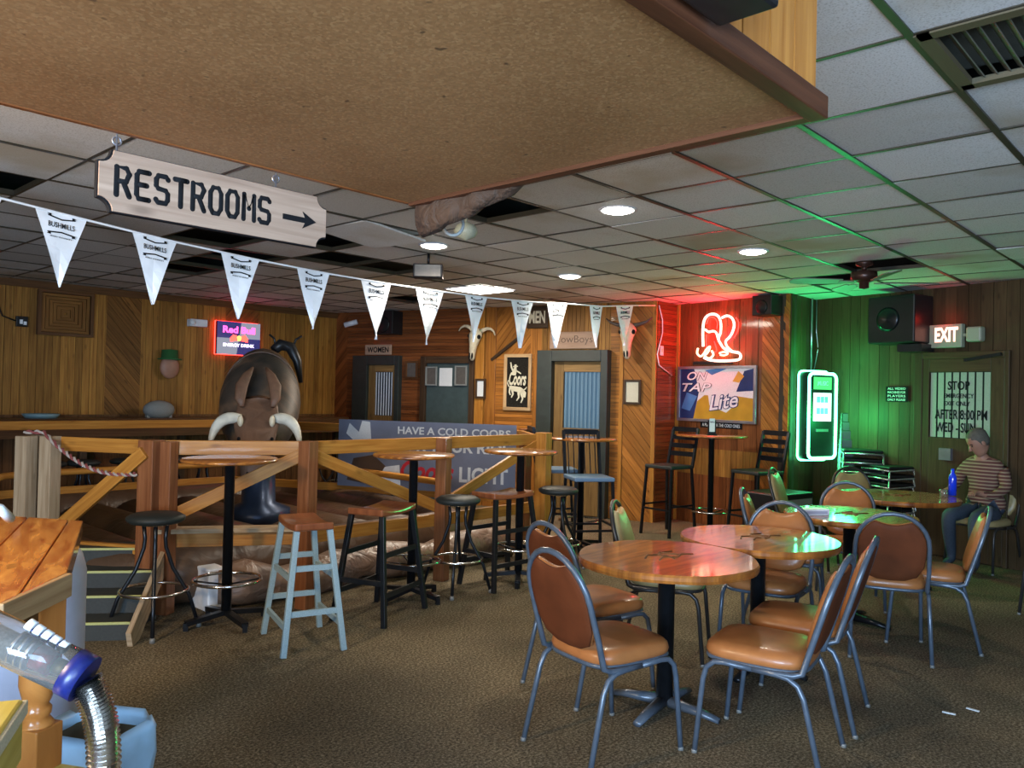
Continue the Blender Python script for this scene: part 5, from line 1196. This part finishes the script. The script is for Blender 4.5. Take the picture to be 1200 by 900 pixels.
# ================================================================== FOREGROUND LEFT
tz = 1.05; A2, B2 = (1.14, 3.27), (.80, 2.40)
poly = [A2, (.88, 3.72), (.35, 3.55), (-.05, 2.9), (-.1, 2.2), (.25, 1.98), (.58, 2.17), B2]
dv = math.degrees(atan2(A2[1]-B2[1], A2[0]-B2[0]))
ct = root('cedar_pub_table', (0, 0, 0), 0, 'glossy orange cedar plank table corner at the left edge with turned leg', 'table')
for q in strips(poly, .15, dv-2, .006): MB().prism(q, tz-.06, tz, uvd=(cos(radians(dv)), sin(radians(dv)))).build('plank', WD['slab'], ct, bevel=.003)
MB().bar((B2[0]+.004, B2[1]-.004, tz-.034), (.575, 2.163, tz-.034), .02, .064).build('front_edge', WD['slabend'], ct, bevel=.003)
MB().bar((.56, 2.19, tz-.10), (B2[0]-.04, B2[1]+.02, tz-.10), .03, .06).build('apron', WD['brown'], ct)
lx, ly = .735, 2.40
MB().bb(-.045, .045, -.045, .045, .87, tz-.06).build('leg_block', WD['leg'], ct, loc=(lx, ly, 0), rot=.5, bevel=.004)
MB().lathe([(.03, .86), (.044, .85), (.04, .83), (.045, .80), (.046, .76), (.036, .72), (.028, .705), (.036, .695), (.036, .68), (.03, .672), (.042, .655), (.045, .648)], 24, (lx, ly, 0)).build('turned_leg', WD['leg'], ct)
MB().bb(-.045, .045, -.045, .045, .53, .65).build('leg_block', WD['leg'], ct, loc=(lx, ly, 0), rot=.5, bevel=.004)
MB().bb(-.06, .05, -.25, .06, 0, .53).build('pedestal_board', WD['yellow'], ct, loc=(lx, ly, 0), rot=.5, bevel=.006)
gb = root('grey_barrel', (*G(36, 3.0), 0), 0, 'grey plastic drum standing behind the turned table leg', 'barrel')
MB().lathe([(.15, 0), (.20, .04), (.205, .5), (.205, .86), (.19, .92), (.17, .95), (0, .95)], 36).build('drum', MT['grey'], gb); 
bn_ = root('waste_bin', (*onz(113, 855, .46)[:2], 0), .5, 'open waste bin lined with a light blue bag by the table leg', 'bin')
mb = MB(); vs = []; fs = []
def sqr(h, w, z, j=0): return [(p[0]+random.uniform(-j, j), p[2]+random.uniform(-j, j), z+random.uniform(-j, j)) for p in rr(-w, w, -h, h, .07, 0, 6)]
def shell(levels, m, nm, cap=True):
    mb = MB(); vs = []; n = len(levels[0])
    for l in levels: vs += l
    fs = [(i*n+k, i*n+(k+1) % n, (i+1)*n+(k+1) % n, (i+1)*n+k) for i in range(len(levels)-1) for k in range(n)]
    if cap: fs.append(tuple(range(n-1, -1, -1)))
    return mb.add(vs, fs, True, [(v[0], v[2]) for v in vs]).build(nm, m, bn_)
shell([sqr(.12, .10, 0), sqr(.145, .125, .45), sqr(.138, .118, .45), sqr(.11, .09, .03)], MT['bin'], 'bucket')
shell([sqr(.128, .110, .12, .01), sqr(.142, .120, .27, .012), sqr(.150, .126, .38, .012), sqr(.156, .134, .45, .010), sqr(.149, .128, .48, .010), sqr(.137, .116, .462, .004), sqr(.134, .112, .44, .004)], MT['bluebag'], 'bag', False)
# bar counter just below the frame, carries box and tap tube
bc_ = root('bar_counter', (0, 0, 0), 0, 'bar counter below the left edge carrying the yellow box', 'counter')
MB().bb(-.9, .36, 1.12, 1.55, .86, .90).build('counter_top', WD['ledge'], bc_, bevel=.006); MB().bb(-.85, .25, 1.2, 1.5, 0, .86).build('cabinet', WD['brown'], bc_)
q = PX(28, 818, 1.42); yb = root('yellow_box', (q.x, q.y, .90), radians(62), 'bright yellow wooden box corner at the lower left edge', 'box')
MB().bb(-.30, 0, -.0, .22, 0, q.z-.90).build('box', WD['yellow'], yb, bevel=.006); MB().bb(-.31, .006, -.006, .226, q.z-.93, q.z-.905).build('rim', MT['cream'], yb, bevel=.002)
D_ = 1.22
tb = root('tap_tube', PX(40, 762, D_), 0, 'clear acrylic tube with blue collar and chrome flexible hose', 'dispenser')
o0 = PX(40, 762, D_)
def q_(x, y, d=D_): return PX(x, y, d)-o0
MB().tube([q_(-30, 733), q_(84, 787)], .034, 24).build('tube', MT['clear'], tb)
MB().tube([q_(82, 786), q_(100, 796)], .036, 24).build('collar', MT['blue'], tb)
for k in range(5): a_, b_ = q_(33+k*9.5, 731+k*6.2), q_(40+k*9.5, 735.5+k*6.2); MB().tube([a_, b_], .0095, 10).build('white_cap', MT['white'], tb)
MB().bar(q_(38, 739), q_(78, 759), .014, .008).build('cap_strip', MT['blue'], tb)
MB().tube([q_(-20, 742), q_(30, 766)], .020, 12).build('inner_label', MT['cream'], tb); MB().tube([q_(42, 768), q_(62, 778)], .018, 12).build('inner_valve', MT['red'], tb); MB().tube([q_(64, 779), q_(80, 786)], .012, 12).build('inner_nozzle', MT['gold'], tb)
for k in range(3): MB().tube([q_(20+k*8, 757+k*4), q_(23+k*8, 758.5+k*4)], .024, 14).build('inner_ring', MT['steel'], tb)
cp = [q_(98, 795), q_(108, 812), q_(116, 835), (q_(121, 862)), q_(122, 900), q_(121, 950), PX(118, 990, 1.25)-o0]
ctr = []
for i in range(len(cp)-1):
    for t in range(12): ctr.append(cp[i].lerp(cp[i+1], t/12))
sm2 = [sum(ctr[max(0, i-5):i+6], Vector())/len(ctr[max(0, i-5):i+6]) for i in range(len(ctr))]
rad = [.0215+.0028*(1 if (i % 2) else -1) for i in range(len(sm2)*2)]
dense = []
for i in range(len(sm2)-1): dense += [sm2[i], sm2[i].lerp(sm2[i+1], .5)]
MB().tube(sm2, [.0215+.0035*(1 if i % 2 else -1) for i in range(len(sm2))], 20, sm=False).build('flexible_hose', MT['chrome'], tb)
cz = MB().tube([PX(-30, 590, 1.9), PX(0, 596, 1.9), PX(12, 608, 1.95)], .012, 8).build('coiled_cord', MT['paper']); tag(cz, 'white coiled cord end behind the cedar table corner', 'cord')
# clutter on the carpet
for px, py, lb in [(1140, 832, 'pale scrap of debris on the carpet near the lower right'), (1112, 836, 'small torn wrapper on the carpet near the lower right corner')]:
    p = onz(px, py, 0); o = MB().bb(-.03, .03, -.008, .008, 0, .004).build('floor_scrap', MT['paper'], loc=(p.x, p.y, 0), rot=random.uniform(0, 3)); tag(o, lb, 'litter')
# hanging flood lamp from ceiling slot
p = onz(508, 312, CEIL); fl2 = root('hanging_flood_lamp', (p.x-.5, p.y-.5, CEIL), -.8, 'dark caged flood lamp hanging from the long ceiling slot', 'lamp')
MB().tube([(0, 0, 0), (0, 0, -.10)], .012, 8).build('stem', MT['blackm'], fl2); MB().bb(-.13, .13, -.07, .07, -.22, -.10).build('housing', MT['black'], fl2, bevel=.01); MB().bb(-.11, .11, -.075, -.07, -.21, -.11).build('glass', MT['picture'], fl2)
